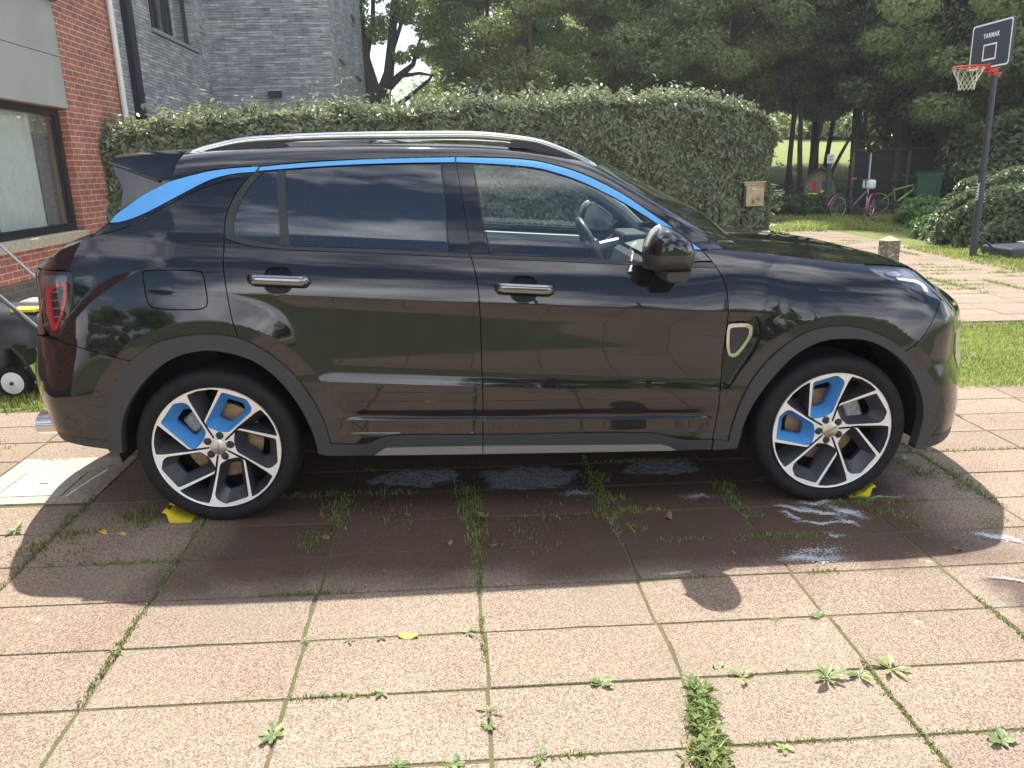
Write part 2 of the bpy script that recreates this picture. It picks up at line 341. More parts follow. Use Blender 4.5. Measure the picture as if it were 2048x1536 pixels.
D={'rdr':[[0.2459,1.5185],[0.2268,1.4987],[0.1996,1.4759],[0.1632,1.4324],[0.132,1.383],[0.1117,1.3365],[0.1003,1.2858],[0.098,1.2342],[0.0986,1.1855],[0.1002,1.1179],[0.1102,1.0291],[0.1243,0.9301],[0.1437,0.8396]],
'bs':[[1.0622,1.5517],[1.0803,1.4238],[1.098,1.3049],[1.112,1.2058],[1.1186,1.1429],[1.1321,1.0937],[1.1444,1.0186],[1.1501,0.9077],[1.1526,0.7437],[1.1553,0.5785],[1.1548,0.4459],[1.1528,0.3775],[1.1508,0.2826]],
'fdr':[[2.118,1.156],[2.1372,1.1401],[2.1556,1.1135],[2.1758,1.0825],[2.1921,1.0538],[2.2044,1.0246],[2.2118,0.9924],[2.2167,0.9462],[2.2187,0.8971],[2.2138,0.7941],[2.207,0.7037],[2.2058,0.5981],[2.2023,0.5443],[2.1996,0.4539],[2.1899,0.3664],[2.1814,0.2725]],
'rao':[[-0.4408,0.3566],[-0.44,0.4492],[-0.4236,0.5378],[-0.3892,0.6291],[-0.3135,0.7333],[-0.2118,0.8112],[-0.1048,0.8435],[0.0034,0.8544],[0.1361,0.8395],[0.2457,0.782],[0.3515,0.6772],[0.4224,0.5665],[0.4697,0.4494],[0.4872,0.3527],[0.4853,0.3002]],
'rai':[[-0.3856,0.3463],[-0.3799,0.4296],[-0.3566,0.5162],[-0.2994,0.6095],[-0.2101,0.7029],[-0.1187,0.761],[-0.004,0.7873],[0.0912,0.7781],[0.2028,0.7358],[0.2949,0.6497],[0.3706,0.5292],[0.4182,0.4073],[0.4352,0.3106]],
'fao':[[2.2553,0.3159],[2.2749,0.4156],[2.3156,0.5427],[2.3831,0.6576],[2.4808,0.7594],[2.5835,0.8171],[2.7079,0.8342],[2.8369,0.8139],[2.972,0.7475],[3.0795,0.6526],[3.145,0.5426],[3.1757,0.4389],[3.1799,0.3487],[3.1668,0.2486]],
'fai':[[2.2967,0.2805],[2.3186,0.3967],[2.3614,0.5017],[2.4295,0.6049],[2.5215,0.7122],[2.6216,0.7676],[2.7219,0.7803],[2.8417,0.7673],[2.9497,0.716],[3.0421,0.6335],[3.1028,0.5305],[3.1278,0.4411],[3.1267,0.3515],[3.1116,0.2609]],
'bmo_r':[[0.1016,1.2335],[0.169,1.2116],[0.2486,1.1968],[0.3242,1.1882],[0.6982,1.1683],[1.1165,1.1441]],
'bmi_r':[[0.33,1.2024],[0.6858,1.1862],[1.0129,1.1674],[1.1096,1.1596]],
'bmo_f':[[1.1186,1.1429],[1.4524,1.124],[1.7773,1.1041],[2.1737,1.0833]],
'bmi_f':[[1.1117,1.16],[1.2088,1.1548],[1.4532,1.1399],[1.7362,1.1212],[1.9723,1.1064],[2.159,1.1061]],
'cl_r':[[1.1523,0.3775],[0.7201,0.3784],[0.6442,0.3485],[0.4837,0.3558]],
'cl_f':[[1.1532,0.3775],[1.9437,0.3557],[1.9956,0.34],[2.0631,0.3239],[2.1835,0.3226]],
'clbot_r':[[1.1508,0.2826],[0.6699,0.2895],[0.4852,0.2993]],
'clbot_f':[[1.1508,0.2826],[2.0425,0.2705],[2.1802,0.2741]],
'si_r':[[0.6722,0.2906],[0.7258,0.3282],[1.1502,0.3249],[1.1497,0.2834]],
'si_f':[[1.1524,0.3249],[1.9471,0.3062],[1.9913,0.2933],[2.0233,0.272],[1.1519,0.2836]],
'blu_fu':[[1.0655,1.5504],[1.2524,1.5451],[1.332,1.5404],[1.4137,1.5305],[1.4973,1.5112],[1.5807,1.4857],[1.6636,1.451],[1.7464,1.409],[1.8036,1.3754],[1.8862,1.3199],[1.9696,1.2641],[2.0362,1.2172],[2.1177,1.1574]],
'blu_fl':[[1.0651,1.5312],[1.1938,1.525],[1.2943,1.5181],[1.4123,1.5047],[1.4956,1.4835],[1.5788,1.4559],[1.6617,1.4202],[1.7445,1.3782],[1.8019,1.3457],[1.8849,1.2942],[1.9686,1.2383],[2.0783,1.16]],
'blu_mu':[[0.2479,1.5183],[0.4102,1.5313],[0.6176,1.5418],[0.827,1.5473],[1.0589,1.5505]],
'blu_ml':[[0.239,1.5026],[0.4105,1.5142],[0.6177,1.5246],[0.827,1.53],[1.0591,1.5312]],
'blu_ru':[[-0.3743,1.303],[-0.3519,1.3287],[-0.2929,1.3702],[-0.2294,1.4098],[-0.1672,1.4404],[-0.1102,1.4648],[-0.0468,1.4821],[0.0319,1.5003],[0.1111,1.5112],[0.1906,1.5166],[0.2428,1.5187]],
'blu_rl':[[-0.3743,1.3014],[-0.3428,1.3021],[-0.3004,1.3108],[-0.2502,1.3278],[-0.1872,1.3549],[-0.1256,1.3857],[-0.0662,1.4158],[-0.0077,1.446],[0.0442,1.4693],[0.0913,1.4829],[0.1503,1.4935],[0.2248,1.4987]],
'pl':[[0.2026,1.4769],[0.112,1.4647],[0.0329,1.442],[-0.0463,1.4118],[-0.1258,1.3698],[-0.208,1.3278],[-0.292,1.289],[-0.355,1.268],[-0.409,1.2553],[-0.4558,1.2445]],
'stripT':[[-0.1104,1.4717],[-0.1007,1.5124],[-0.0895,1.5481],[-0.0826,1.5712],[0.0879,1.5863],[0.4004,1.5996],[0.7173,1.6059],[1.1695,1.6],[1.3877,1.5787],[1.6068,1.5307],[1.6882,1.5045],[1.8149,1.4243],[1.9846,1.3281],[2.119,1.2464],[2.226,1.1561]],
'stripB':[[-0.1073,1.4697],[-0.0469,1.4871],[0.0318,1.5053],[0.1109,1.5166],[0.1904,1.522],[0.2478,1.5235],[0.4101,1.5363],[0.6175,1.5469],[0.827,1.5528],[1.0644,1.5562],[1.2527,1.5513],[1.3324,1.5466],[1.4142,1.5367],[1.4978,1.5174],[1.5812,1.4919],[1.6641,1.4571],[1.7469,1.4151],[1.8041,1.3815],[1.8866,1.326],[1.9699,1.2703],[2.0364,1.2234],[2.1263,1.1576]],
'hl_top':[[2.1276,1.1547],[2.2268,1.1534],[2.3453,1.1401],[2.5722,1.115],[2.7979,1.0875],[2.8639,1.0807]],
'hl_l':[[2.8639,1.0807],[2.8747,1.0643],[2.8945,1.05],[2.9415,1.0237],[3.0199,0.9957],[3.1163,0.9591],[3.1997,0.9304]],
'seamF':[[3.1997,0.9304],[3.1767,0.8971],[3.1331,0.8301],[3.0751,0.7556],[3.0204,0.7159]],
'hl_in1':[[2.9526,1.0472],[2.9958,1.0493],[3.0311,1.0367],[3.008,1.0283],[2.9557,1.0359]],
'hl_drl':[[2.9956,1.025],[3.1178,1.0101],[3.1686,0.9827],[3.1614,0.9566],[3.1348,0.9644],[3.1289,0.9842],[3.0934,1.0004],[3.0012,1.0151]],
'bump':[[-0.6059,0.8303],[-0.4901,0.7982],[-0.3756,0.7673],[-0.3008,0.748]],
'tl_r':[[-0.5255,1.0984],[-0.5244,1.0474],[-0.5314,0.9887],[-0.5545,0.9254],[-0.5745,0.8822],[-0.6058,0.8324]],
'tl_t':[[-0.6494,1.1164],[-0.5453,1.1139],[-0.5327,1.1103],[-0.5255,1.0984]],
'red_o':[[-0.6857,1.0396],[-0.6227,1.0666],[-0.5648,1.0702],[-0.5683,0.9988],[-0.6032,0.9021],[-0.6289,0.8669],[-0.6571,0.891],[-0.6938,0.9492]],
'red_i':[[-0.6535,1.0235],[-0.6029,1.0485],[-0.5774,1.0506],[-0.5844,0.9884],[-0.6165,0.9038],[-0.6342,0.8969],[-0.6523,0.9596]],
'val_r':[[-0.4427,0.4009],[-0.5217,0.4137],[-0.5995,0.4226]],
'val_rb':[[-0.4428,0.3566],[-0.5152,0.3699],[-0.5967,0.3804]],
'val_f':[[3.1763,0.3116],[3.229,0.3212]],
'val_fb':[[3.1664,0.2511],[3.2361,0.2655]],
'glR':[[0.3509,1.507],[0.5699,1.5209],[0.7325,1.5251],[0.9958,1.5256],[1.0043,1.424],[1.0119,1.2965],[1.0178,1.1683],[0.6874,1.1866],[0.3637,1.2033],[0.3548,1.3447]],
'glQ':[[0.3129,1.5019],[0.2627,1.4983],[0.2343,1.4756],[0.2115,1.4479],[0.1713,1.3865],[0.1472,1.3321],[0.1366,1.2853],[0.1372,1.2541],[0.157,1.2385],[0.2088,1.2228],[0.3247,1.2034],[0.3181,1.355]],
'glFt':[[1.1368,1.5224],[1.294,1.5113],[1.4119,1.498],[1.4952,1.4763],[1.5784,1.4488],[1.6613,1.413],[1.7442,1.371],[1.8015,1.3385],[1.8846,1.287],[1.9683,1.2311],[2.0513,1.1708]],
'glFb':[[1.9945,1.108],[1.7364,1.1233],[1.4533,1.1419],[1.2056,1.1569]],
'glFl':[[1.2056,1.1569],[1.1839,1.2577],[1.1617,1.3797],[1.1369,1.5245]],
'fuel':[[-0.2277,1.1005],[-0.2237,1.1102],[-0.2133,1.1131],[-0.0046,1.1109],[0.0095,1.1067],[0.0174,1.0959],[0.0316,0.9864],[0.0268,0.9685],[0.0083,0.9592],[-0.1819,0.9644],[-0.2,0.9715],[-0.2095,0.9855]],
'scoop':[[2.2259,0.888],[2.3267,0.8848],[2.3515,0.8787],[2.3639,0.8588],[2.3681,0.7929],[2.3448,0.727],[2.2905,0.6414],[2.2375,0.5647],[2.2131,0.5629]],
'scoop_l':[[2.2131,0.5629],[2.2117,0.6991],[2.2168,0.7949],[2.2259,0.888]],
'badge_o':[[2.2191,0.8127],[2.2251,0.8458],[2.2372,0.8489],[2.3148,0.8472],[2.3284,0.8393],[2.3303,0.8043],[2.3168,0.7715],[2.2642,0.703],[2.2379,0.7054],[2.223,0.7451]],
'badge_i':[[2.2322,0.8123],[2.2343,0.829],[2.2452,0.832],[2.3071,0.8312],[2.314,0.8263],[2.3162,0.8065],[2.3058,0.778],[2.258,0.7174],[2.2438,0.7175],[2.2351,0.7477]],
'h_r':[[0.1965,1.0928],[0.4514,1.047]],
'h_f':[[1.2113,1.0415],[1.4682,0.9942]],
'mirbase':[[1.9288,1.0375],[2.0226,1.0357]],
'sail':[[2.0793,1.159],[2.118,1.156],[2.1555,1.1129],[1.9944,1.107]],
'Dc':[[-0.4559,1.2449],[-0.4161,1.2736],[-0.3795,1.303],[-0.3477,1.3326],[-0.3223,1.3563],[-0.2683,1.386],[-0.2034,1.4177],[-0.1337,1.4531],[-0.1123,1.4668]],
'frR_r':[[1.0245,1.167],[1.0182,1.2964],[1.0106,1.4239],[1.0032,1.528]],
'plF':[[1.1308,1.528],[1.1554,1.3798],[1.1776,1.2578],[1.1993,1.1558]],
'head':[[1.8995,1.2717],[1.9161,1.2727],[1.9549,1.2609],[1.9884,1.2416],[2.0171,1.2145],[2.031,1.1851],[2.0349,1.1583],[2.0305,1.1234],[2.0193,1.0957],[1.9434,1.0917],[1.8642,1.0948],[1.8471,1.1129],[1.8387,1.1502],[1.8388,1.1798],[1.8507,1.2247],[1.8686,1.2511]],
'foot':[[1.9027,1.0989],[2.0183,1.1012],[2.0114,1.0722],[1.9978,1.0494],[1.9218,1.0486],[1.9043,1.0614],[1.9004,1.0782]]}
def A(k,a=None,b=None): return np.array(D[k][a:b],float)
def cat(*L_): return np.concatenate([np.atleast_2d(np.asarray(x,float)) for x in L_])
def spline(pts,step=.02):
    P_=np.asarray(pts,float)
    if len(P_)<3:
        n=max(2,int(np.linalg.norm(P_[-1]-P_[0])/step)+1); return np.stack([np.linspace(P_[0][k],P_[-1][k],n) for k in range(2)],-1)
    Q=np.vstack([2*P_[0]-P_[1],P_,2*P_[-1]-P_[-2]]); out=[]
    for i in range(1,len(Q)-2):
        a,b,c,d=Q[i-1],Q[i],Q[i+1],Q[i+2]
        t0=0;t1=np.linalg.norm(b-a)**.5;t2=t1+np.linalg.norm(c-b)**.5;t3=t2+np.linalg.norm(d-c)**.5
        n=max(1,int(np.linalg.norm(c-b)/step))
        for t in np.linspace(t1,t2,n,endpoint=False):
            A1=(t1-t)/t1*a+t/t1*b; A2=(t2-t)/(t2-t1)*b+(t-t1)/(t2-t1)*c; A3=(t3-t)/(t3-t2)*c+(t-t2)/(t3-t2)*d
            B1=(t2-t)/t2*A1+t/t2*A2; B2=(t3-t)/(t3-t1)*A2+(t-t1)/(t3-t1)*A3
            out.append((t2-t)/(t2-t1)*B1+(t-t1)/(t2-t1)*B2)
    out.append(P_[-1]); return np.array(out)
def S(k,a=None,b=None,rev=False):
    s=spline(A(k,a,b)); return s[::-1] if rev else s
def clean(P_,e=.0015):
    out=[P_[0]]
    for q in P_[1:]:
        if np.linalg.norm(q-out[-1])>e: out.append(q)
    if np.linalg.norm(out[-1]-out[0])<e: out.pop()
    return np.array(out)
def resamp(P_,step):
    out=[]
    for a,b in zip(P_,np.roll(P_,-1,0)):
        n=max(1,int(np.linalg.norm(b-a)/step)); out+= [a+(b-a)*k/n for k in range(n)]
    return np.array(out)
def area(P_): x,y=P_.T; return .5*np.sum(x*np.roll(y,-1)-np.roll(x,-1)*y)
def insetp(P_,d):
    if area(P_)<0: P_=P_[::-1]
    e1=P_-np.roll(P_,1,0); e2=np.roll(P_,-1,0)-P_
    e1/=np.linalg.norm(e1,axis=1)[:,None]; e2/=np.linalg.norm(e2,axis=1)[:,None]
    n1=np.stack([-e1[:,1],e1[:,0]],-1); n2=np.stack([-e2[:,1],e2[:,0]],-1)
    m=n1+n2; l=np.linalg.norm(m,axis=1)[:,None]; m/=np.maximum(l,1e-6); c=np.maximum((m*n1).sum(1),.35)[:,None]
    return P_+m*d/c
def inside(P_,Q):
    x,y=Q[:,0],Q[:,1]; r=np.zeros(len(Q),bool)
    for (x0,y0),(x1,y1) in zip(P_,np.roll(P_,-1,0)):
        if y0==y1: continue
        c=((y0>y)!=(y1>y))&(x<(x1-x0)*(y-y0)/(y1-y0)+x0); r^=c
    return r
def dist_edges(P_,Q):
    d=np.full(len(Q),9.)
    for a,b in zip(P_,np.roll(P_,-1,0)):
        ab=b-a; t=np.clip(((Q-a)@ab)/(ab@ab+1e-12),0,1); d=np.minimum(d,np.linalg.norm(Q-(a+t[:,None]*ab),axis=1))
    return d
def PO(u,Z,off=0.0):
    X=np.interp(u,PU,PA[:,0]);Y=np.interp(u,PU,PA[:,1]); tx=np.interp(u,PU,PT[:,0]);ty=np.interp(u,PU,PT[:,1]); f=fo(u,Z)+off
    return np.stack([X-ty*f,Y+tx*f,Z+0*u],-1)
def PN(u,Z):
    e=.0008; fu=(fo(u+e,Z)-fo(u-e,Z))/(2*e); fz=(fo(u,Z+e)-fo(u,Z-e))/(2*e)
    tx=np.interp(u,PU,PT[:,0]);ty=np.interp(u,PU,PT[:,1]); o=0*u
    a=np.stack([tx-ty*fu,ty+tx*fu,o],-1); b=np.stack([-ty*fz,tx*fz,o+1],-1); n=np.cross(a,b); return n/np.linalg.norm(n,axis=1)[:,None]
def creases(u0,u1):
    out=[]; u=np.arange(u0,u1,.012)
    for zl in (.970,.963,.603,.596,.459,.456,.447,.444,.392,.386,.380):
        k=np.interp(zl,[.3,.45,.62,1.5],[.018,.024,.0566,.0566]); z=zl-(u-1.1)*k; out.append(np.stack([u,z],-1))
    for cx,cz,r1 in ARCH:
        for rr in (r1-.0012,r1+.0012):
            t=np.arange(-.6,3.8,.012/rr); out.append(np.stack([cx+rr*np.cos(t),cz+rr*np.sin(t)],-1))
    return np.concatenate(out)
def panel(name,poly,mat,parent,off=0.0,inset=.0022,flange=.014,step=.016,holes=(),sides='nf',join=False,fmat=None,fnorm=None,detail=True):
    poly=clean(np.asarray(poly,float)); poly=insetp(resamp(poly,step),inset) if inset else resamp(poly,step)
    hs=[]
    for h in holes:
        h=clean(np.asarray(h,float)); h=resamp(h,step); h=insetp(h,-inset) if inset else h; hs.append(h)
    lo,hi=poly.min(0),poly.max(0)
    gx=np.arange(lo[0]+step*.5,hi[0],step); gz=np.arange(lo[1]+step*.4-.3,hi[1]+.3,step)
    Q=np.array([(x,z) for i,z in enumerate(gz) for x in gx+(step*.5 if i%2 else 0)]) if len(gx) and len(gz) else np.zeros((0,2))
    if len(Q): Q[:,1]-=(np.clip(Q[:,0],-.5,3.2)-1.1)*np.interp(Q[:,1],[.3,.45,.62,1.5],[.018,.024,.0566,.0566])
    if detail and len(Q): 
        cq=creases(lo[0],hi[0])
        # keep grid points away from crease rows
        cq=cq[(cq[:,0]>lo[0])&(cq[:,0]<hi[0])&(cq[:,1]>lo[1])&(cq[:,1]<hi[1])]
        kp=np.ones(len(Q),bool)
        for zl in (.9665,.5995,.4575,.4455,.386):
            kk=np.interp(zl,[.3,.45,.62,1.5],[.018,.024,.0566,.0566]); kp&=np.abs(Q[:,1]+(Q[:,0]-1.1)*kk-zl)>.008
        for cx,cz,r1 in ARCH: kp&=np.abs(np.hypot(Q[:,0]-cx,Q[:,1]-cz)-r1)>.007
        Q=np.concatenate([Q[kp],cq])
    if len(Q):
        k=inside(poly,Q)
        for h in hs: k&=~inside(h,Q)
        Q=Q[k]
    if len(Q):
        k=dist_edges(poly,Q)>step*.35
        for h in hs: k&=dist_edges(h,Q)>step*.35
        Q=Q[k]
    loops=[poly]+hs; V=np.concatenate(loops+[Q]); edges=[];b=0
    for l in loops: edges+=[(b+i,b+(i+1)%len(l)) for i in range(len(l))]; b+=len(l)
    r=delaunay_2d_cdt([Vector(v) for v in V],edges,[],0,1e-6,True)
    W=np.array([tuple(v) for v in r[0]]); F=np.array([f for f in r[2] if len(f)==3],int)
    c=W[F].mean(1); k=inside(poly,c)
    for h in hs: k&=~inside(h,c)
    F=F[k]
    a=(W[F[:,1]]-W[F[:,0]]); b_=(W[F[:,2]]-W[F[:,0]]); cr_=a[:,0]*b_[:,1]-a[:,1]*b_[:,0]; F[cr_<0]=F[cr_<0][:,::-1]
    offv=off(W[:,0],W[:,1]) if callable(off) else off
    V3=PO(W[:,0],W[:,1],offv); N3=PN(W[:,0],W[:,1]); n0=len(V3); FF=[tuple(f) for f in F]; mi=[0]*len(FF)
    if flange:
        for li,l in enumerate(loops):
            o1=off(l[:,0],l[:,1]) if callable(off) else off
            a_=PO(l[:,0],l[:,1],o1); b2=PO(l[:,0],l[:,1],o1+flange); n=len(l); k0=len(V3)
            V3=np.concatenate([V3,a_,b2]); N3=np.concatenate([N3,np.zeros((2*n,3))])
            for i in range(n):
                j=(i+1)%n; q=(k0+i,k0+n+i,k0+n+j,k0+j)
                FF.append(q if (li==0) else q[::-1]); mi.append(1 if fmat else 0)
    res=[]
    def build(V3,N3,FF,nm):
        me=bpy.data.meshes.new(nm); me.from_pydata(V3.tolist(),[],FF); me.update()
        me.polygons.foreach_set('use_smooth',[True]*len(FF)); me.polygons.foreach_set('material_index',mi*(len(FF)//len(mi)))
        me.normals_split_custom_set_from_vertices([tuple(x) for x in N3])
        return me
    V4=V3*[1,-1,1]+[0,2*YC,0]; N4=N3*[1,-1,1]
    ms=[mat]+([fmat] if fmat else [])
    if join:
        me=build(np.concatenate([V3,V4]),np.concatenate([N3,N4]),FF+[tuple(i+len(V3) for i in f[::-1]) for f in FF],name)
        return [link(name,me,ms,parent)]
    par=parent if isinstance(parent,(list,tuple)) else (parent,parent)
    if 'n' in sides: res.append(link(name,build(V3,N3,FF,name),ms,par[0]))
    if 'f' in sides: res.append(link(name,build(V4,N4,[f[::-1] for f in FF],name),ms,par[1]))
    return res
car=empty('parked_car'); tag(car,'glossy black compact SUV with bright blue window trim, parked side-on across the paved drive','car')
# ---- outlines
rdr=A('rdr'); bs=A('bs'); fdr=A('fdr'); rao=A('rao'); rai=A('rai'); fao=A('fao'); fai=A('fai')
zt=lambda u: np.interp(np.interp(u,PU,PA[:,0]),_HX,_HZ)-.004
ri=7
rear_door=cat(spline(bs[4:])[:1],spline(bs[4:12]),S('cl_r'),spline(rao[3:14])[::-1][ (lambda s:0)(0):],[rdr[-1]],spline(rdr[7:])[::-1],S('bmo_r'))
# arch part of the rear door runs from the sill cladding up to the door seam
def arc_between(arc,a,b):
    s=spline(arc); i=np.argmin(np.linalg.norm(s-np.asarray(a),axis=1)); j=np.argmin(np.linalg.norm(s-np.asarray(b),axis=1))
    return s[i:j+1] if i<=j else s[j:i+1][::-1]
rear_door=cat(spline(bs[4:12]),S('cl_r'),arc_between(rao,A('cl_r')[-1],rdr[-1]),spline(rdr[7:])[::-1],S('bmo_r'))
front_door=cat(S('bmo_f'),spline(fdr[3:15]),A('cl_f')[-1:],S('cl_f',rev=True),spline(bs[4:12])[::-1])
bump_arch=rao[4]*.3+rao[5]*.7
arc_q=arc_between(rao,A('bump')[-1],rdr[-1])
tail_top=np.array([[-.60,1.198],[-.72,1.152],[-.80,1.118]])
tl=cat(S('tl_t'),S('tl_r'),[A('bump')[0]],[[-.66,.846],[-.72,.90],[-.77,.99],[-.80,1.05],[-.80,1.112]])
quarter=cat(spline(A('pl')),spline(cat(A('pl')[-1:],tail_top)),[[-.80,1.113]],A('tl_t')[:1],S('tl_t'),S('tl_r'),S('bump'),arc_q,spline(rdr[2:])[::-1])
fender_arc=arc_between(fao,A('seamF')[-1],A('fao')[0])
fender=cat(S('hl_top'),S('hl_l'),S('seamF'),fender_arc,[A('cl_f')[-1]],spline(fdr[:15])[::-1])
scoop=cat(S('scoop'),S('scoop_l'))
dbl=[]
def door_parent(name,poly):
    return panel(name,poly,M_paint,car,flange=.02,fmat=M_dark)
def cup_poly(key):
    (u0,z0),(u1,z1)=D[key]; um=(u0+u1)/2; zm=(z0+z1)/2-.003; th=np.linspace(0,2*np.pi,44,endpoint=False)
    return np.stack([um+.058*np.sign(np.cos(th))*np.abs(np.cos(th))**.7-.004,zm+.052*np.sign(np.sin(th))*np.abs(np.sin(th))**.75],-1)
rd=panel('door',rear_door,M_paint,car,flange=.02,fmat=M_dark,holes=[cup_poly('h_r')])
fd=panel('door',front_door,M_paint,car,flange=.02,fmat=M_dark,holes=[cup_poly('h_f')])
fuel=spline(cat(A('fuel'),A('fuel')[:1]),.012)[:-1]
qn=panel('quarter_panel',quarter,M_paint,car,flange=.02,holes=[fuel],sides='n',fmat=M_dark,step=.011)
qf=panel('quarter_panel',quarter,M_paint,car,flange=.02,sides='f',fmat=M_dark)
panel('fuel_flap',fuel,M_paint,qn[0],flange=.02,inset=.0028,sides='n',fmat=M_dark)
fe=panel('fender',fender,M_paint,car,flange=.03,holes=[scoop],fmat=M_gloss,step=.012)
# recess of the side vent, its chrome badge
sv=panel('side_vent',scoop,M_gloss,fe,off=lambda u,Z:.022+.16*np.clip(u-2.24,0,.1)+.06*np.clip(.80-Z,0,.3)*0,inset=-.004,flange=.0,detail=False)
panel('badge_ring',spline(cat(A('badge_o'),A('badge_o')[:1]),.008)[:-1],M_chrome,sv,off=-.002,inset=0,flange=.016,step=.01,holes=[spline(cat(A('badge_i'),A('badge_i')[:1]),.008)[:-1]],detail=False)
panel('badge_plate',spline(cat(A('badge_i'),A('badge_i')[:1]),.008)[:-1],M_matte,sv,off=.003,inset=-.002,flange=0,step=.012,detail=False)
# bumpers (wrap round to the centre line)
fb_arc=arc_between(fao,A('seamF')[-1],A('val_f')[0])
fb=cat(S('seamF'),fb_arc,A('val_f'),[[3.34,.333],[3.6,.343],[UF,.345]],[[UF,.932],[3.60,.925],[3.44,.912],[3.34,.905]],A('hl_l')[-1:])
fbp=panel('front_bumper',fb,M_paint,car,flange=.02,join=True,fmat=M_dark)[0]
panel('front_valance',cat(A('val_f'),[[3.34,.333],[3.6,.343],[UF,.345],[UF,.31],[3.6,.30],[3.34,.283]],A('val_fb')[::-1]),M_clad,fbp,off=.004,join=True)
VR=float(A('val_r')[-1,1])+.008
rb_arc=arc_between(rao,A('bump')[-1],A('val_r')[0])
rbp=panel('rear_bumper',cat(S('bump'),rb_arc,A('val_r'),[[-.66,VR],[-.85,VR+.01],[UR,VR+.015]],[[UR,.80],[-.88,.815],[-.72,.838]]),M_paint,car,flange=.02,join=True,fmat=M_dark)[0]
panel('rear_valance',cat(A('val_r'),[[-.66,VR],[-.85,VR+.01],[UR,VR+.015],[UR,.43],[-.85,.41],[-.66,.39]],A('val_rb')[::-1]),M_clad,rbp,off=.006,join=True)
tgp=panel('tailgate',cat([[UR,.81],[UR,1.112],[-.81,1.112],[-.81,1.05],[-.78,.99],[-.73,.90],[-.68,.85],[-.73,.838],[-.88,.822]]),M_paint,car,flange=.0,join=True)[0]
# exhaust tips
for y in (.30,2*YC-.30):
    b=MB(); b.lathe([(-.60,.035),(-.825,.046),(-.835,.052),(-.62,.05)],'X',28); b.v=[(x,yy*1.5,z) for x,yy,z in b.v]; b.obj('exhaust_tip',M_chrome,rbp,True).location=(-.03,y,.39)
b=MB(); b.bbox(-.80,-.45,.34,1.46,.36,.50,.04); b.obj('rear_diffuser',M_matte,rbp)
# claddings
par2=lambda l:(l[0],l[1] if len(l)>1 else l[0])
ra=cat(spline(rao),spline(rai)[::-1]); fa=cat(spline(fao),spline(fai)[::-1])
panel('arch_cladding',ra,M_clad,car,off=-.010,inset=0,flange=.05,detail=False)
panel('arch_cladding',fa,M_clad,car,off=-.010,inset=0,flange=.05,detail=False)
chm=lambda u,Z:-.012
panel('sill_cladding',cat(S('cl_r'),S('clbot_r',rev=True)),M_clad,rd,off=-.008,flange=.06,detail=False,inset=.0015)
panel('sill_cladding',cat(S('cl_f'),S('clbot_f',rev=True)),M_clad,fd,off=-.008,flange=.06,detail=False,inset=.0015)
panel('sill_cladding',cat([A('cl_f')[-1]+[.006,0]],[A('fao')[0]],[A('fai')[0]],[A('clbot_f')[-1]+[.006,0]]),M_clad,fe,off=-.008,flange=.06,detail=False,inset=.0)
panel('sill_strip',cat(A('si_r')),M_sill,rd,off=-.013,flange=.01,detail=False,inset=.001)
panel('sill_strip',cat(A('si_f')),M_sill,fd,off=-.013,flange=.01,detail=False,inset=.001)
# roof side, blue trims, frames, glass
strip=cat(spline(A('stripT')[:4]),spline(A('stripT')[3:]),S('stripB',rev=True))
rs=panel('roof_side',strip,M_paint,car,flange=.0,inset=0,detail=False)
blu=lambda u,l:cat(S(u),S(l,rev=True))
panel('blue_trim',blu('blu_fu','blu_fl'),M_blue,fd,off=-.003,inset=0,flange=.012,detail=False)
panel('blue_trim',blu('blu_mu','blu_ml'),M_blue,rd,off=-.003,inset=0,flange=.012,detail=False)
panel('blue_trim',blu('blu_ru','blu_rl'),M_blue,par2([qn[0],qf[0]]),off=-.003,inset=0,flange=.012,detail=False)
Dc=np.array(D['Dc'])
trimq=cat(spline(A('pl')),spline(Dc),S('blu_ru',4,10),S('blu_ru',rev=True)[ :1]*0+A('blu_ru')[-1:])
trimq=cat(S('pl'),spline(Dc),spline(A('blu_ru')[4:]),A('blu_rl')[-1:])
panel('quarter_trim',trimq,M_gloss,(qn[0],qf[0]),off=.003,inset=.001,flange=.01,detail=False)
glR=cat(spline(A('glR')[:4]),spline(A('glR')[3:7]),spline(A('glR')[6:9]),spline(A('glR')[8:]),)
glQ=cat(spline(A('glQ')[:1]),spline(A('glQ')[1:9]),spline(A('glQ')[8:11]),A('glQ')[11:])
glF=cat(S('glFt'),S('glFb'),S('glFl'))
frR=cat(spline(rdr[1:8]),S('bmo_r',0,4),S('bmi_r',0,3),S('frR_r'),S('blu_ml',rev=True))
panel('window_frame',frR,M_matte,rd,off=.0035,inset=.001,flange=.02,holes=[clean(glR),clean(glQ)],detail=False,step=.012)
panel('window_pane',glR,M_tint,rd,off=.008,inset=-.004,flange=0,detail=False,step=.011)
panel('window_pane',glQ,M_tint,rd,off=.008,inset=-.004,flange=0,detail=False,step=.011)
panel('pillar_cover',cat(S('frR_r'),A('blu_ml')[-1:],spline(bs[:5]),A('bmi_r')[-1:]),M_gloss,rd,off=.004,inset=.001,flange=.02,detail=False)
panel('pillar_cover',cat(spline(bs[:5])[::-1],A('blu_fl')[:1],S('plF'),A('bmi_f')[:1]),M_gloss,fd,off=.004,inset=.001,flange=.02,detail=False)
frF=cat(S('plF'),S('bmi_f',1,5),A('sail')[3:4]+[.004,.001],A('sail')[0:1],S('blu_fl',1,None,rev=True))
panel('window_frame',frF,M_matte,fd,off=.0035,inset=.001,flange=.02,holes=[clean(glF)],detail=False,step=.01)
panel('window_pane',glF,M_glass,fd,off=.008,inset=-.004,flange=0,detail=False,step=.011)
panel('mirror_sail',A('sail'),M_gloss,fd,off=.001,inset=.0005,flange=.01,detail=False)
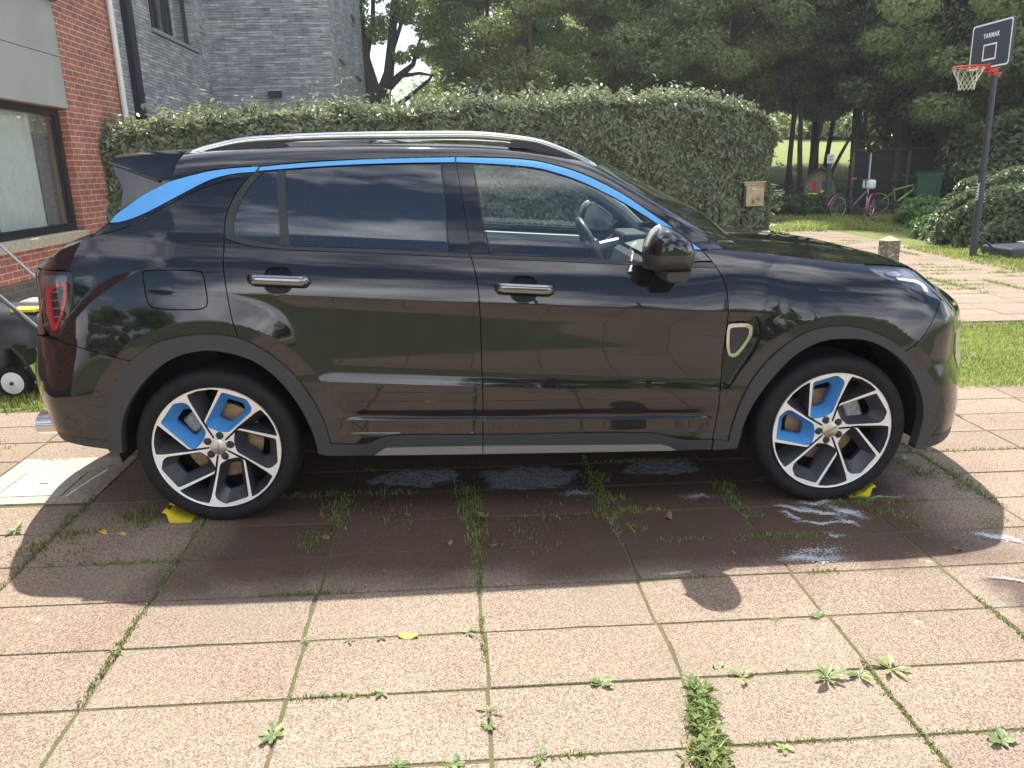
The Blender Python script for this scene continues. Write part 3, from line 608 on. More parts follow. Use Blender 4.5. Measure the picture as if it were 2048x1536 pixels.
panel('belt_moulding',cat(S('bmi_r'),A('bmo_r')[-1:],S('bmo_r',3,None,rev=True)),M_matte,rd,off=-.004,inset=.0008,flange=.012,detail=False,step=.01)
panel('belt_moulding',cat(S('bmi_f'),S('bmo_f',rev=True)),M_matte,fd,off=-.004,inset=.0008,flange=.012,detail=False,step=.01)
# ---- top surfaces
def grid_obj(name,G,mat,parent=None,smooth=True):
    n,m=G.shape[:2]; F=[(i*m+j,i*m+j+1,(i+1)*m+j+1,(i+1)*m+j) for i in range(n-1) for j in range(m-1)]
    me=bpy.data.meshes.new(name); me.from_pydata(G.reshape(-1,3).tolist(),[],F); me.update()
    bm=bmesh.new(); bm.from_mesh(me); bmesh.ops.recalc_face_normals(bm,faces=bm.faces); bm.to_mesh(me); bm.free()
    me.polygons.foreach_set('use_smooth',[smooth]*len(me.polygons)); return link(name,me,mat,parent)
def smn(x,a,b): return float(_sm(np.array(x),a,b))
def top_row(E,nv=33,dz=0.0,xin=0.0):
    rows=[]
    for e in E:
        bow=.20*smn(e[0],1.25,2.2)-.03*smn(-e[0],-.3,.15); cz=.028*(1-.3*smn(e[0],1.6,2.2))
        v=np.linspace(-1,1,nv); y=YC-(YC-e[1])*(-v)*-1 if 0 else YC+(YC-e[1])*v
        rows.append(np.stack([e[0]+bow*(1-v**2),y,e[2]+cz*(1-np.abs(v)**3)+dz],-1))
    return np.array(rows)
st=spline(A('stripT')[3:],.03); E=P(st[:,0],st[:,1]); kr=np.argmin(np.abs(E[:,0]-1.69))
roof=grid_obj('roof',top_row(E[:kr+1]),M_paint,car)
liner=grid_obj('headliner',top_row(E[2:kr-1],dz=-.045)[:,3:-3],M_liner,roof)
ws=grid_obj('windscreen',top_row(E[kr:]),M_glass,car)
# hood
uu=np.concatenate([np.linspace(2.129,2.9,26),np.linspace(2.92,UF,40)])
zz=np.where(uu<2.8645,np.interp(uu,A('hl_top')[:,0],A('hl_top')[:,1])-.001,zt(uu)+.002)
EH=P(uu,zz); s_=np.linspace(0,1,len(uu)); cx=np.interp(EH[:,0],[2.1,2.5,2.9,3.3,3.6],[2.36,2.62,2.96,3.32,3.56])
cx[-1]=EH[-1,0]
rows=[]
for e,c,q in zip(EH,cx,np.linspace(0,1,len(uu))):
    t=np.linspace(0,1,16); zc=np.interp(c,[2.30,2.62,2.96,3.3,3.5,3.6],[1.178,1.160,1.118,1.035,.965,.945]); k=1-(1-t)**2.2
    w_=smn(e[1],.75,.9); zc=zc*(1-w_)+e[2]*w_; y=e[1]+(YC-e[1])*t
    rib=.012*np.exp(-((y-.42)/.05)**2)*smn(3.4-c,0,.5)
    rows.append(np.stack([e[0]+(c-e[0])*t**1.2,y,e[2]+(zc-e[2])*k+rib],-1))
H=np.array(rows); H2=H[:,::-1][:,1:]*[1,-1,1]+[0,2*YC,0]
bonnet=grid_obj('bonnet',np.concatenate([H,H2],1),M_paint,car)
# rear window / upper tailgate
dc=spline(cat(Dc[::-1],A('pl')[-1:]*0+tail_top[:1],tail_top[1:],[[-.815,1.112]]),.03); dc=dc
ED=P(dc[:,0],dc[:,1]); rows=[]
bot=P(np.linspace(-.815,UR,17),np.full(17,1.112)); n=len(ED)
for i,e in enumerate(ED):
    q=i/(n-1); v=np.linspace(0,1,17); y=e[1]+(YC-e[1])*v
    a=np.stack([e[0]-(.11)*(1-(1-v)**2),y,e[2]+.02*(1-(1-v)**2)],-1)
    k=smn(q,.55,1.0); rows.append(a*(1-k)+(bot+(e-bot[0]))*k)
Rr=np.array(rows); R2=Rr[:,::-1][:,1:]*[1,-1,1]+[0,2*YC,0]; RR_=np.concatenate([Rr,R2],1); kk=int(n*.62)
grid_obj('rear_window',RR_[:kk+1],M_tint,tgp); grid_obj('upper_tailgate',RR_[kk:],M_paint,tgp)
# spoiler
b=MB(); prof=[(-.085,1.576),(-.24,1.572),(-.375,1.560),(-.392,1.545),(-.38,1.532),(-.19,1.466),(-.115,1.47)]
ys=np.linspace(.245,2*YC-.245,17)
for i in range(len(prof)): pass
vs=[];m=len(prof)
for y in ys:
    q=abs((y-YC)/(YC-.245)); 
    for x,z in prof: vs.append((x-.05*(1-q*q)*(1 if x<-.1 else 0),y+(.0 if 0<abs(y-YC)<.6 else (1 if y<YC else -1)*.34*(z-1.47)),z+.022*(1-q**3)-(.0)))
fs=[(i*m+j,i*m+(j+1)%m,(i+1)*m+(j+1)%m,(i+1)*m+j) for i in range(len(ys)-1) for j in range(m)]+[tuple(range(m)),tuple(range((len(ys)-1)*m,len(ys)*m))]
b.add(vs,fs); spo=b.obj('spoiler',M_paint,tgp,True,auto=28)
for sgn in (1,-1):
    b=MB(); b.prism([(-.388,1.542),(-.16,1.470),(-.12,1.45),(-.20,1.40),(-.375,1.29),(-.345,1.43)],0,.02,'Y'); b.v=[(x,(y if sgn==1 else -y)+sgn*.12*(z-1.45),z) for x,y,z in b.v]; o=b.obj('spoiler_fin',M_gloss,spo); o.location.y=.252 if sgn==1 else 2*YC-.252
for y_,s_ in ((.245,1),(2*YC-.245,-1)):
    b=MB(); b.tube([(-.392,y_+s_*.018,1.535),(-.19,y_-s_*.006,1.462)],.005,6); b.obj('spoiler_edge',M_clad,spo,True)
# ---- lamps
M_low0=simple('grey_lamp_bar',(.16,.15,.15),.3)
for s in (0,):
    tls=panel('tail_lamp',tl,simple('smoky_lamp_housing',(.014,.011,.012),.25,var=.2,coat=.4),car,off=.014,inset=.003,flange=.01,detail=False)
    lens=panel('lens',tl,M_lens,tls,off=.001,inset=.005,flange=.0,detail=False)
    ro=spline(cat(A('red_o'),A('red_o')[:1]),.01)[:-1]; rI=spline(cat(A('red_i'),A('red_i')[:1]),.01)[:-1]
    panel('reversing_lamp',np.array([[-.74,1.095],[-.56,1.098],[-.553,1.07],[-.62,1.055],[-.74,1.03]]),simple('pale_clear_lamp',(.13,.135,.145),.15,var=.3,coat=.5),tls,off=.004,inset=.002,flange=.006,step=.01,detail=False)
    for q in range(4): zz_=1.03-.034*q; panel('lamp_bar',np.array([[-.636+.002*q,zz_],[-.596,zz_+.004],[-.596,zz_-.003],[-.636+.002*q,zz_-.006]]),M_low0,tls,off=.002,inset=0,flange=.004,step=.01,detail=False)
    panel('light_ring',ro,M_red,tls,off=.005,inset=0,flange=.008,step=.01,holes=[rI],detail=False)
uh=np.linspace(3.42,2.87,30)
hl=cat(S('hl_l'),[[3.27,.918],[3.34,.905],[3.40,.912]],np.stack([uh,zt(uh)-.002],-1))
hls=panel('headlight',hl,simple('lamp_reflector',(.20,.22,.25),.28,.6,var=.3,scale=14),car,off=.030,inset=.001,flange=.0,detail=False)
panel('lens',hl,M_lens,hls,off=.0,inset=.002,flange=.0,detail=False)
M_drl=simple('white_lamp_guide',(.8,.8,.78),.25,var=.03)
panel('light_guide',A('hl_drl'),M_drl,hls,off=.014,inset=0,flange=.008,step=.01,detail=False)
panel('projector',A('hl_in1'),M_chrome,hls,off=.016,inset=0,flange=.008,step=.01,detail=False)
# front corner lamp unit
b=MB(); pts=PO(np.array([3.36,3.60,3.60,3.36]),np.array([.765,.765,.60,.60]),-.004); pin=PO(np.array([3.40,3.62,3.62,3.40]),np.array([.745,.75,.635,.64]),-.006)
panel('corner_lamp',np.array([[3.365,.77],[3.66,.775],[3.66,.60],[3.44,.585]]),M_silver,fbp,off=-.003,inset=0,flange=.012,detail=False)
panel('corner_lens',np.array([[3.385,.755],[3.65,.76],[3.65,.66],[3.42,.65]]),simple('cream_lens',(.55,.47,.38),.15,coat=.5),fbp,off=-.007,inset=0,flange=.01,detail=False)
# ---- roof rails, feet, antenna
RL=[(-.118,1.555),(-.02,1.593),(.148,1.630),(.30,1.641),(.486,1.648),(.80,1.6515),(1.17,1.649),(1.30,1.637),(1.431,1.616),(1.53,1.582),(1.608,1.549),(1.668,1.516),(1.70,1.497)]
rl=spline(RL,.03)
for y in (.325,2*YC-.325):
    b=MB(); b.tube([(x,y,z-.008) for x,z in rl],[.006]+[.013]*(len(rl)-2)+[.005],8,sq=(.75,1.25)); rail=b.obj('roof_rail',M_chrome,car,True,auto=60)
    for foot in ([(-.10,1.560),(.0,1.588),(.12,1.612),(.26,1.622),(.33,1.620),(.355,1.600),(.10,1.590),(-.10,1.560)],[(1.295,1.601),(1.315,1.622),(1.42,1.609),(1.53,1.570),(1.62,1.528),(1.67,1.505),(1.52,1.548),(1.40,1.578)]):
        f=MB(); f.prism(foot[:-1] if foot[0]==foot[-1] else foot,y-.016,y+.016,'Y'); f.obj('rail_foot',M_clad,rail)
b=MB()
for (x0,x1,wy,z0,z1) in ((.02,.22,.028,1.60,1.625),):
    prof=[(0.0,0.0),(.05,.045),(.10,.05),(.19,.0)]
    vs=[(.06+px_,YC+sy*(.026 if pz==0 else .010),1.622+pz) for sy in (-1,1) for px_,pz in prof]; b.add(vs,[(0,1,2,3),(4,7,6,5),(0,4,5,1),(1,5,6,2),(2,6,7,3),(0,3,7,4)])
b.obj('antenna_fin',M_gloss,roof)
# ---- wiper and cowl
b=MB(); b.box(2.16,2.42,.25,1.55,1.05,1.135); b.obj('cowl',M_matte,car)
b=MB(); b.tube([(2.30,.36,1.15),(2.34,.50,1.165),(2.25,.85,1.19),(2.15,1.2,1.235)],[.014,.01,.007,.005],6); b.bbox(2.26,2.34,.33,.40,1.135,1.168,.008); b.obj('wiper',M_matte,ws)
# ---- mirrors
head=np.array([(1323,453),(1331,452.4),(1349.4,458),(1365,467.3),(1378,480.4),(1383.9,494.7),(1385,507.7),(1382,524.6),(1376,538),(1340,540.5),(1302.5,539.6),(1294.7,531),(1291.4,513),(1292,498.6),(1298.6,476.5),(1307.7,463.4)])
HD=np.array(D['head']); c=HD.mean(0); hd=spline(np.vstack([HD,HD[:1]]),.012)[:-1]
zsplit=1.1665
def mirror_half(lowhalf):
    rings=[(0.02,-.168),(.25,-.166),(.45,-.160),(.65,-.148),(.80,-.130),(.92,-.104),(.98,-.07),(1.0,-.03),(1.0,.03),(.93,.045)]
    V=[];n=len(hd)
    for s,y in rings:
        for p_ in hd: q=c+(p_-c)*s; V.append((q[0],y,q[1]))
    F=[]
    for i in range(len(rings)-1):
        for k in range(n):
            f=(i*n+k,i*n+(k+1)%n,(i+1)*n+(k+1)%n,(i+1)*n+k); z=sum(V[j][2] for j in f)/4
            F.append((f,z))
    F.append((tuple(range((len(rings)-1)*n,len(rings)*n)),c[1]))
    F.append((tuple(range(n)),c[1]+.001))
    bm=bmesh.new(); bv=[bm.verts.new(v) for v in V]
    for f,z in F: bm.faces.new([bv[j] for j in f])
    bmesh.ops.recalc_face_normals(bm,faces=bm.faces)
    g=list(bm.verts)+list(bm.edges)+list(bm.faces)
    bmesh.ops.bisect_plane(bm,geom=g,plane_co=(0,0,zsplit),plane_no=(0,0,1),clear_outer=lowhalf,clear_inner=not lowhalf)
    me=bpy.data.meshes.new('m'); bm.to_mesh(me); bm.free(); me.polygons.foreach_set('use_smooth',[True]*len(me.polygons)); return me
def flipcopy(me):
    m2=me.copy(); m2.transform(Matrix.Diagonal((1,-1,1,1))); m2.transform(Matrix.Translation((0,2*YC,0))); m2.flip_normals(); return m2
up_,lo_=mirror_half(False),mirror_half(True)
ft=MB(); fo_=np.array(D['foot'])
for k,(y,s) in enumerate(((-.12,.85),(-.10,.97),(-.02,1.0),(.055,1.0))): 
    pass
cc=fo_.mean(0); vs=[];ys_=[(-.125,.80),(-.11,.95),(-.06,1.0),(.06,1.02)]
for y,s in ys_:
    for q in fo_: vs.append((cc[0]+(q[0]-cc[0])*s,y,cc[1]+(q[1]-cc[1])*s))
n=len(fo_); fs=[(i*n+k,i*n+(k+1)%n,(i+1)*n+(k+1)%n,(i+1)*n+k) for i in range(3) for k in range(n)]+[tuple(range(n)),tuple(range(3*n,4*n))]
ft.add(vs,fs); ftm=ft.mesh('foot',True,auto=50)
arc=MB(); ai=[i for i,q in enumerate(hd) if q[0]<c[0]-.02 and q[1]>zsplit+.01]
arcp=[(c[0]+(hd[i][0]-c[0])*1.0-.001,-.052,c[1]+(hd[i][1]-c[1])*1.0) for i in ai]; arc.tube(arcp,.006,6,sq=(1,3)); arm_=arc.mesh('arc',True)
lin=MB(); lin.box(hd[:,0].min()+.006,hd[:,0].max()-.006,-.1495,-.11,zsplit-.004,zsplit+.004); 
M_low=simple('mirror_lower_plastic',(.045,.042,.040),.35,var=.06)
for side in (0,1):
    f=(lambda m:m) if side==0 else flipcopy
    m1=link('mirror_shell',f(up_),M_gloss,fd[side]); link('mirror_lower_shell',f(lo_),M_low,fd[side]); link('mirror_foot',f(ftm),M_low,fd[side]); link('indicator_strip',f(arm_),M_silver,fd[side])
    gl=MB(); gm=[(c[0]+(q[0]-c[0])*.88-.0,.047,c[1]+(q[1]-c[1])*.88) for q in hd]; gl.add(gm,[tuple(range(len(gm)))]); link('mirror_glass',f(gl.mesh('g')),M_chrome,fd[side])
# ---- door handles
M_cup=simple('dark_handle_cup',(.004,.004,.005),.3,var=.05,spec=.2)
def handle(key,doors):
    (u0,z0),(u1,z1)=D[key]; zc=(z0+z1)/2+.004; ua,ub=u0-.001,u1+.001
    k=np.linspace(0,1,25); uu_=ua+(ub-ua)*k; zz_=np.interp(k,[0,1],[z0-.016,z1+.016])
    sil=np.clip(np.minimum(k,1-k)/.07,0,1)**.5; offy=-.034*np.clip(np.minimum(k,1-k)/.10,0.28,1)
    base=P(uu_,zz_); 
    b=MB(); n=14; vs=[]
    for i in range(25):
        for j in range(n):
            t=2*math.pi*j/n; ct,st_=math.cos(t),math.sin(t)
            rz=.0235*(.45+.55*sil[i])*(abs(st_)**.9*np.sign(st_)); ry=.014*ct*(.4+.6*sil[i])
            vs.append((base[i,0],base[i,1]+offy[i]+ry+.004,base[i,2]+rz))
    fs=[(i*n+j,i*n+(j+1)%n,(i+1)*n+(j+1)%n,(i+1)*n+j) for i in range(24) for j in range(n)]+[tuple(range(n)),tuple(range(24*n,25*n))]
    b.add(vs,fs); me=b.mesh('h',True,auto=60)
    ch=MB(); mid=(ua+ub)/2
    vs2=[(v[0],v[1]-.0012,v[2]) for v in vs]
    um=(u0+u1)/2; zm=(z0+z1)/2-.003
    cup=cup_poly(key)
    for s in (0,1):
        hh=link('handle',me if s==0 else flipcopy(me),M_gloss,doors[s])
        hh.data.materials[0]=M_chromeblk
    cp=panel('handle_cup',cup,M_cup,doors,off=lambda u,Z:.002+.030*np.clip(1-((u-um+.004)/.066)**2-((Z-zm)/.06)**2,0,1)**.8,inset=-.002,flange=0,step=.005,detail=False)
M_chromeblk=simple('black_chrome_handle',(.22,.22,.23),.08,1.0,var=.05)
handle('h_r',rd); handle('h_f',fd)
# ---- structure under the skin, wheel houses, interior
def darkbox(name,x0,x1,y0,y1,z0,z1,mat=None): 
    b=MB(); b.bbox(x0,x1,y0,y1,z0,z1,.02); return b.obj(name,mat or M_dark,car)
und=darkbox('underbody',.47,2.27,.10,1.70,.262,.40)
darkbox('rear_structure',-.60,-.05,.34,1.46,.35,1.0); darkbox('boot_light_blocker',-.70,-.46,.14,1.66,.46,1.06); darkbox('front_structure',2.30,3.22,.36,1.44,.25,.98); darkbox('floor_pan',-.10,2.5,.34,1.46,.30,.47)  # boot box is an unseen blocker added to stop sun leaking through the tail
darkbox('radiator_carrier',3.20,3.38,.42,1.38,.22,.86)
for cx_ in (0.005,2.725):
    for sd in (0,1):
        b=MB(); b.lathe([(.022,.430),(.36,.430),(.36,.02)],'Y',40,a0=R(-12),a1=R(192)); 
        o=b.obj('wheel_housing',M_dark,car,True); o.location=(cx_,0,.372)
        if sd: o.scale.y=-1; o.location.y=2*YC
# inner door skins
skin=np.array([(.50,.40),(.50,1.10),(.72,1.14),(2.16,1.065),(2.16,.40)])
for side in (0,1):
    b=MB(); y0,y1=(.105,.125) if side==0 else (2*YC-.125,2*YC-.105)
    b.prism([tuple(q) for q in skin],y0,y1,'Y'); b.obj('inner_door_skin',M_int,car)
    b=MB(); y0,y1=(.105,.17) if side==0 else (2*YC-.19,2*YC-.105)
    b.prism([(.56,1.10),(.56,1.135),(1.10,1.118),(1.14,1.08)],y0,y1,'Y'); b.prism([(1.16,1.08),(1.16,1.116),(1.80,1.078),(1.80,1.045)],y0,y1,'Y'); b.obj('door_top_trim',M_intlight if side else M_int,car)
    # inner pillar trims
    b=MB(); yy=.20 if side==0 else 2*YC-.20
    b.tube([(1.07,yy+(.1 if side==0 else -.1),1.52),(1.10,yy,1.30),(1.16,yy-(.05 if side==0 else -.05),1.1)],.035,8); b.obj('pillar_trim',M_int,car,True)
    b=MB(); s2=1 if side==0 else -1; yb=0 if side==0 else 2*YC
    b.tube([(1.15,yb+s2*.32,1.548),(1.45,yb+s2*.31,1.53),(1.66,yb+s2*.29,1.475),(1.85,yb+s2*.25,1.365),(2.05,yb+s2*.22,1.235),(2.17,yb+s2*.2,1.13)],[.02,.025,.025,.03,.035,.035],8); b.obj('pillar_trim',M_liner,car,True)
# dashboard, wheel, seats
b=MB(); b.prism([(1.94,.60),(1.92,.98),(1.95,1.045),(2.02,1.085),(2.20,1.10),(2.24,1.0),(2.24,.60)],.16,2*YC-.16,'Y'); dash=b.obj('dashboard',M_int,car)
b=MB(); b.prism([(2.02,1.088),(2.22,1.102),(2.25,1.110),(2.25,1.116),(2.06,1.104),(1.98,1.085)],.20,2*YC-.20,'Y'); b.obj('dash_top',simple('grey_dash_top',(.13,.15,.145),.6),dash)
b=MB(); b.bbox(1.98,2.12,1.12,1.48,1.04,1.135,.02); b.obj('instrument_hood',M_int,dash)
b=MB(); M_=Matrix.Translation((1.83,1.30,1.035))@Matrix.Rotation(R(-26),4,'Y')
ringp=[(0,.182*math.cos(t),.182*math.sin(t)) for t in np.linspace(0,2*math.pi,41)]
b.tube(ringp,.019,10,M=M_,cap=False); b.bbox(-.02,.05,-.06,.06,-.05,.05,.02,M=M_); b.bbox(-.006,.012,-.175,.175,-.02,.02,.006,M=M_); b.bbox(-.006,.012,-.02,.02,-.175,.0,.006,M=M_)
b.tube([(0,0,0),(.16,0,-.04)],.03,8,M=M_)
b.obj('steering_wheel',simple('leather_grey',(.11,.115,.12),.35),car,True,auto=40)
def seat(x,y,w_=.5,back=.62,hr=True,name='seat'):
    b=MB(); b.bbox(x,x+.50,y-w_/2,y+w_/2,.48,.66,.05)
    Mt=Matrix.Translation((x+.04,y,.62))@Matrix.Rotation(R(-20),4,'Y'); b.bbox(-.11,.03,-w_/2,w_/2,0,back,.05,M=Mt)
    if hr:
        for yy in ([0] if w_<.7 else [-w_/3.2,w_/3.2]): b.bbox(-.10,-.0,yy-.12,yy+.12,back+.03,back+.21,.04,M=Mt)
    b.obj(name,M_seat,car,True,auto=40)
M_seat=simple('dark_seat_cloth',(.02,.021,.024),.7)
seat(1.18,.50,back=.54); seat(1.18,1.30,back=.54); seat(.30,.90,1.15,back=.50,name='rear_seat')
# ---- wheels
RW=.272
def pol(r,a): return (r*RW*math.cos(R(a)),r*RW*math.sin(R(a)))
def M_tyre_():
    m,t,p,o=newmat('tyre_rubber'); g=nd(t,'TexCoord'); sp=nd(t,'SeparateXYZ'); t.links.new(g.outputs['Object'],sp.inputs[0])
    at=nd(t,'Math',operation='ARCTAN2'); t.links.new(sp.outputs[2],at.inputs[0]); t.links.new(sp.outputs[0],at.inputs[1])
    mu=nd(t,'Math',operation='MULTIPLY'); t.links.new(at.outputs[0],mu.inputs[0]); mu.inputs[1].default_value=74
    sn=nd(t,'Math',operation='SINE'); t.links.new(mu.outputs[0],sn.inputs[0]); gt=nd(t,'Math',operation='GREATER_THAN'); t.links.new(sn.outputs[0],gt.inputs[0]); gt.inputs[1].default_value=-.55
    ln=nd(t,'VectorMath',operation='LENGTH'); cx=nd(t,'CombineXYZ'); t.links.new(sp.outputs[0],cx.inputs[0]); t.links.new(sp.outputs[2],cx.inputs[2]); t.links.new(cx.outputs[0],ln.inputs[0])
    g2=nd(t,'Math',operation='LESS_THAN'); t.links.new(ln.outputs['Value'],g2.inputs[0]); g2.inputs[1].default_value=.334
    mxm=nd(t,'Math',operation='MAXIMUM'); t.links.new(gt.outputs[0],mxm.inputs[0]); t.links.new(g2.outputs[0],mxm.inputs[1])
    n=noise(t,g.outputs['Object'],22,5); r=ramp(t,n.outputs['Fac'],[(.3,(.010,.010,.011)),(.75,(.020,.020,.021))]); t.links.new(r.outputs[0],p.inputs['Base Color'])
    p.inputs['Roughness'].default_value=.68; p.inputs['Specular IOR Level'].default_value=.22; bump(t,p,mxm.outputs[0],.9,.004); return m
M_tyre=M_tyre_()
def wheel(cx,rot,far=False):
    T=Matrix.Translation((cx,0 if not far else 2*YC,.344))
    if far: T=T@Matrix.Rotation(math.pi,4,'Z')
    W=empty('wheel',parent=car); W.matrix_local=T
    # tyre with a flattened contact patch
    prof=[(.045,.262),(.012,.274),(.003,.296),(0,.314),(.005,.331),(.018,.3435),(.042,.3495),(.118,.3515),(.193,.3495),(.217,.3435),(.230,.331),(.235,.314),(.232,.296),(.223,.274),(.19,.262)]
    b=MB(); b.lathe(prof,'Y',96); b.v=[(x,y-(.006 if z<-.335 and y<.03 else 0),max(z,-.3435)) for x,y,z in b.v]; b.obj('tyre',M_tyre,W,True,auto=60)
    loops=[];
    base=[(.435,112),(.946,80.0),(.968,56.0),(.892,47.6),(.82,45.0),(.30,52),(.25,84),(.355,112)]
    pk=[(.15,48.5),(.46,44.6),(.86,41.8),(.970,40.6),(.982,30),(.982,19),(.975,10.6),(.70,22),(.47,40.2),(.15,36.5)]
    # straight from .955@10.8 to .47@41
    def ring(pts,a): return np.array([pol(r,t+a) for r,t in pts])
    hol=[];walls=[]
    def rounded(Pn,rr=.008):
        out=[]
        m=len(Pn)
        for i in range(m):
            a,b_,c_=Pn[i-1],Pn[i],Pn[(i+1)%m]; d1=(a-b_);d2=(c_-b_); l1=np.linalg.norm(d1);l2=np.linalg.norm(d2); q=min(rr,l1*.4,l2*.4)
            p1=b_+d1/l1*q;p2=b_+d2/l2*q; out+=[p1,b_*.5+(p1+p2)*.25,p2]
        return np.array(out)
    pk2=[k_ for k_ in pk if k_!=(.70,22)]
    for k in range(5):
        a=rot+72*k; w1=rounded(ring(base,a),.010); w2=rounded(ring(pk2,a),.006); hol+=[w1,w2]; walls.append((w1,'w',k)); walls.append((w2,'p',k))
    def dish(x,z): r2=(x*x+z*z)/RW**2; return .004+.026*max(0,1-r2)**1.2
    # face plate
    outer=np.array([(RW*math.cos(t),RW*math.sin(t)) for t in np.linspace(0,2*math.pi,120,endpoint=False)])
    loops=[outer]+hol; V=np.concatenate(loops); ed=[];bb=0
    for l in loops: ed+=[(bb+i,bb+(i+1)%len(l)) for i in range(len(l))]; bb+=len(l)
    gr=np.array([(r_*math.cos(t),r_*math.sin(t)) for r_ in (.02,.04,.055) for t in np.linspace(0,2*math.pi,16,endpoint=False)]); 
    kk_=np.ones(len(gr),bool)
    for h in hol: kk_&=~inside(h,gr)
    V=np.concatenate([V,gr[kk_]])
    r=delaunay_2d_cdt([Vector(v) for v in V],ed,[],0,1e-7,True); Wv=np.array([tuple(v) for v in r[0]]); F=np.array([f for f in r[2] if len(f)==3])
    cen=Wv[F].mean(1); keep=inside(outer,cen)
    for h in hol: keep&=~inside(h,cen)
    b=MB(); b.add([(x,dish(x,z),z) for x,z in Wv],[tuple(f) for f in F[keep]]); 
    b.lathe([(.004,RW),(.001,RW+.002),(.03,RW-.002)],'Y',96)
    o=b.obj('rim_face',M_alu,W,True,auto=30)
    wb=MB(); wd=MB(); pd=MB()
    for poly,ty,k in walls:
        c_=poly.mean(0) if ty=='w' else np.array(pol(.80,rot+72*k+19)); n=len(poly)
        tgt=wb if (ty=='w' and k in (0,1)) else (wd if ty=='w' else pd)
        d2=.058 if ty=='w' else .085; s=.58 if ty=='w' else .54
        ri_=[(poly,0.0),(c_+(poly-c_)*.985+0,.004),(c_+(poly-c_)*s,d2),(c_+(poly-c_)*(s+.04),d2+.03)]
        vs=[]
        for q,dd in ri_:
            for (x,z),(x0,z0) in zip(q,poly): vs.append((x,dish(x0,z0)+dd,z))
        fs=[(i*n+j,i*n+(j+1)%n,(i+1)*n+(j+1)%n,(i+1)*n+j) for i in range(3) for j in range(n)]
        tgt.add(vs,fs)
    wb.obj('blue_spoke_insert',M_bluedk,W,True,auto=25); wd.obj('spoke_insert',M_rimdk,W,True,auto=25); pd.obj('spoke_side',M_rimdk,W,True,auto=25)
    b=MB(); b.lathe([(.05,.266),(.06,.255),(.20,.250),(.20,.02)],'Y',64); b.obj('barrel',M_dark,W,True,auto=30)
    b=MB(); b.lathe([(.118,.172),(.118,.10),(.100,.085),(.100,.0)],'Y',64); b.lathe([(.118,.172),(.142,.172),(.142,.05)],'Y',64); b.obj('brake_disc',M_disc,W,True,auto=30)
    b=MB(); ca=62 if not far else 100
    if cx<1: ca=128
    else: ca=22
    Mc=Matrix.Rotation(-R(ca),4,'Y'); b.bbox(.105,.185,.085,.15,-.065,.065,.014,M=Mc); b.obj('brake_caliper',M_cal,W,True,auto=40)
    b=MB(); b.lathe([(.020,.0),(.0205,.033),(.022,.0355),(.034,.037)],'Y',40); cap_=b.obj('hub_cap',M_silver,W,True,auto=40)
    for k in range(5):
        b=MB(); t=R(80+72*k+(rot)); x,z=.0515*math.cos(t),.0515*math.sin(t); 
        b.lathe([(-.009,.0),(-.008,.012),(.0,.0185),(.02,.0195)],'Y',16,M=Matrix.Translation((x,.030,z)))
        b.obj('wheel_nut',M_matte,W,True,auto=40)
    if not far:
        tilt=-92 if cx<1 else 27
        Mt=Matrix.Translation((0,.0195,0))@Matrix.Rotation(R(-tilt),4,'Y')@Matrix.Rotation(R(90),4,'X')@Matrix.Translation((0,0,.0))
        text_mesh('LYNK&CO',.013,M_rimdk,W,Mt,.0006,'cap_lettering')
    return W
wheel(0.0,0); wheel(2.734,35); wheel(0.0,20,True); wheel(2.734,50,True)
bp=PO(np.array([2.30]),np.array([.835]),.0005)[0]
text_mesh('LYNK&CO',.019,M_clad,sv[0],Matrix.Translation(tuple(bp+np.array([.0,.0015,-.006])))@Matrix.Rotation(R(90),4,'X'),.001,'badge_lettering')

# ============================================================ GROUND AND PAVING
def groundmat(name,a,b,scale=3,c=None,bmp=.5):
    m,t,p,o=newmat(name); g=nd(t,'TexCoord'); n=noise(t,g.outputs['Object'],scale,8,.7); r=ramp(t,n.outputs['Fac'],[(.3,a),(.7,b)]); last=r.outputs[0]
    if c is not None:
        n2=noise(t,g.outputs['Object'],scale*.25,5); r2=ramp(t,n2.outputs['Fac'],[(.45,(0,0,0)),(.6,(1,1,1))]); k=mixc(t,r2.outputs[0],last,c); last=k.outputs[2]
    t.links.new(last,p.inputs['Base Color']); p.inputs['Roughness'].default_value=.95; p.inputs['Specular IOR Level'].default_value=.2
    n3=noise(t,g.outputs['Object'],scale*14,4); bump(t,p,n3.outputs['Fac'],bmp,.02); return m
M_soil=groundmat('mossy_soil',(.075,.075,.035),(.17,.15,.09),9,(.10,.115,.04))
def sheet(name,x0,x1,y0,y1,z,mat,kind='structure',n=1):
    b=MB(); b.add([(x0,y0,z),(x1,y0,z),(x1,y1,z),(x0,y1,z)],[(0,1,2,3)]); return tag(b.obj(name,mat),kind=kind)
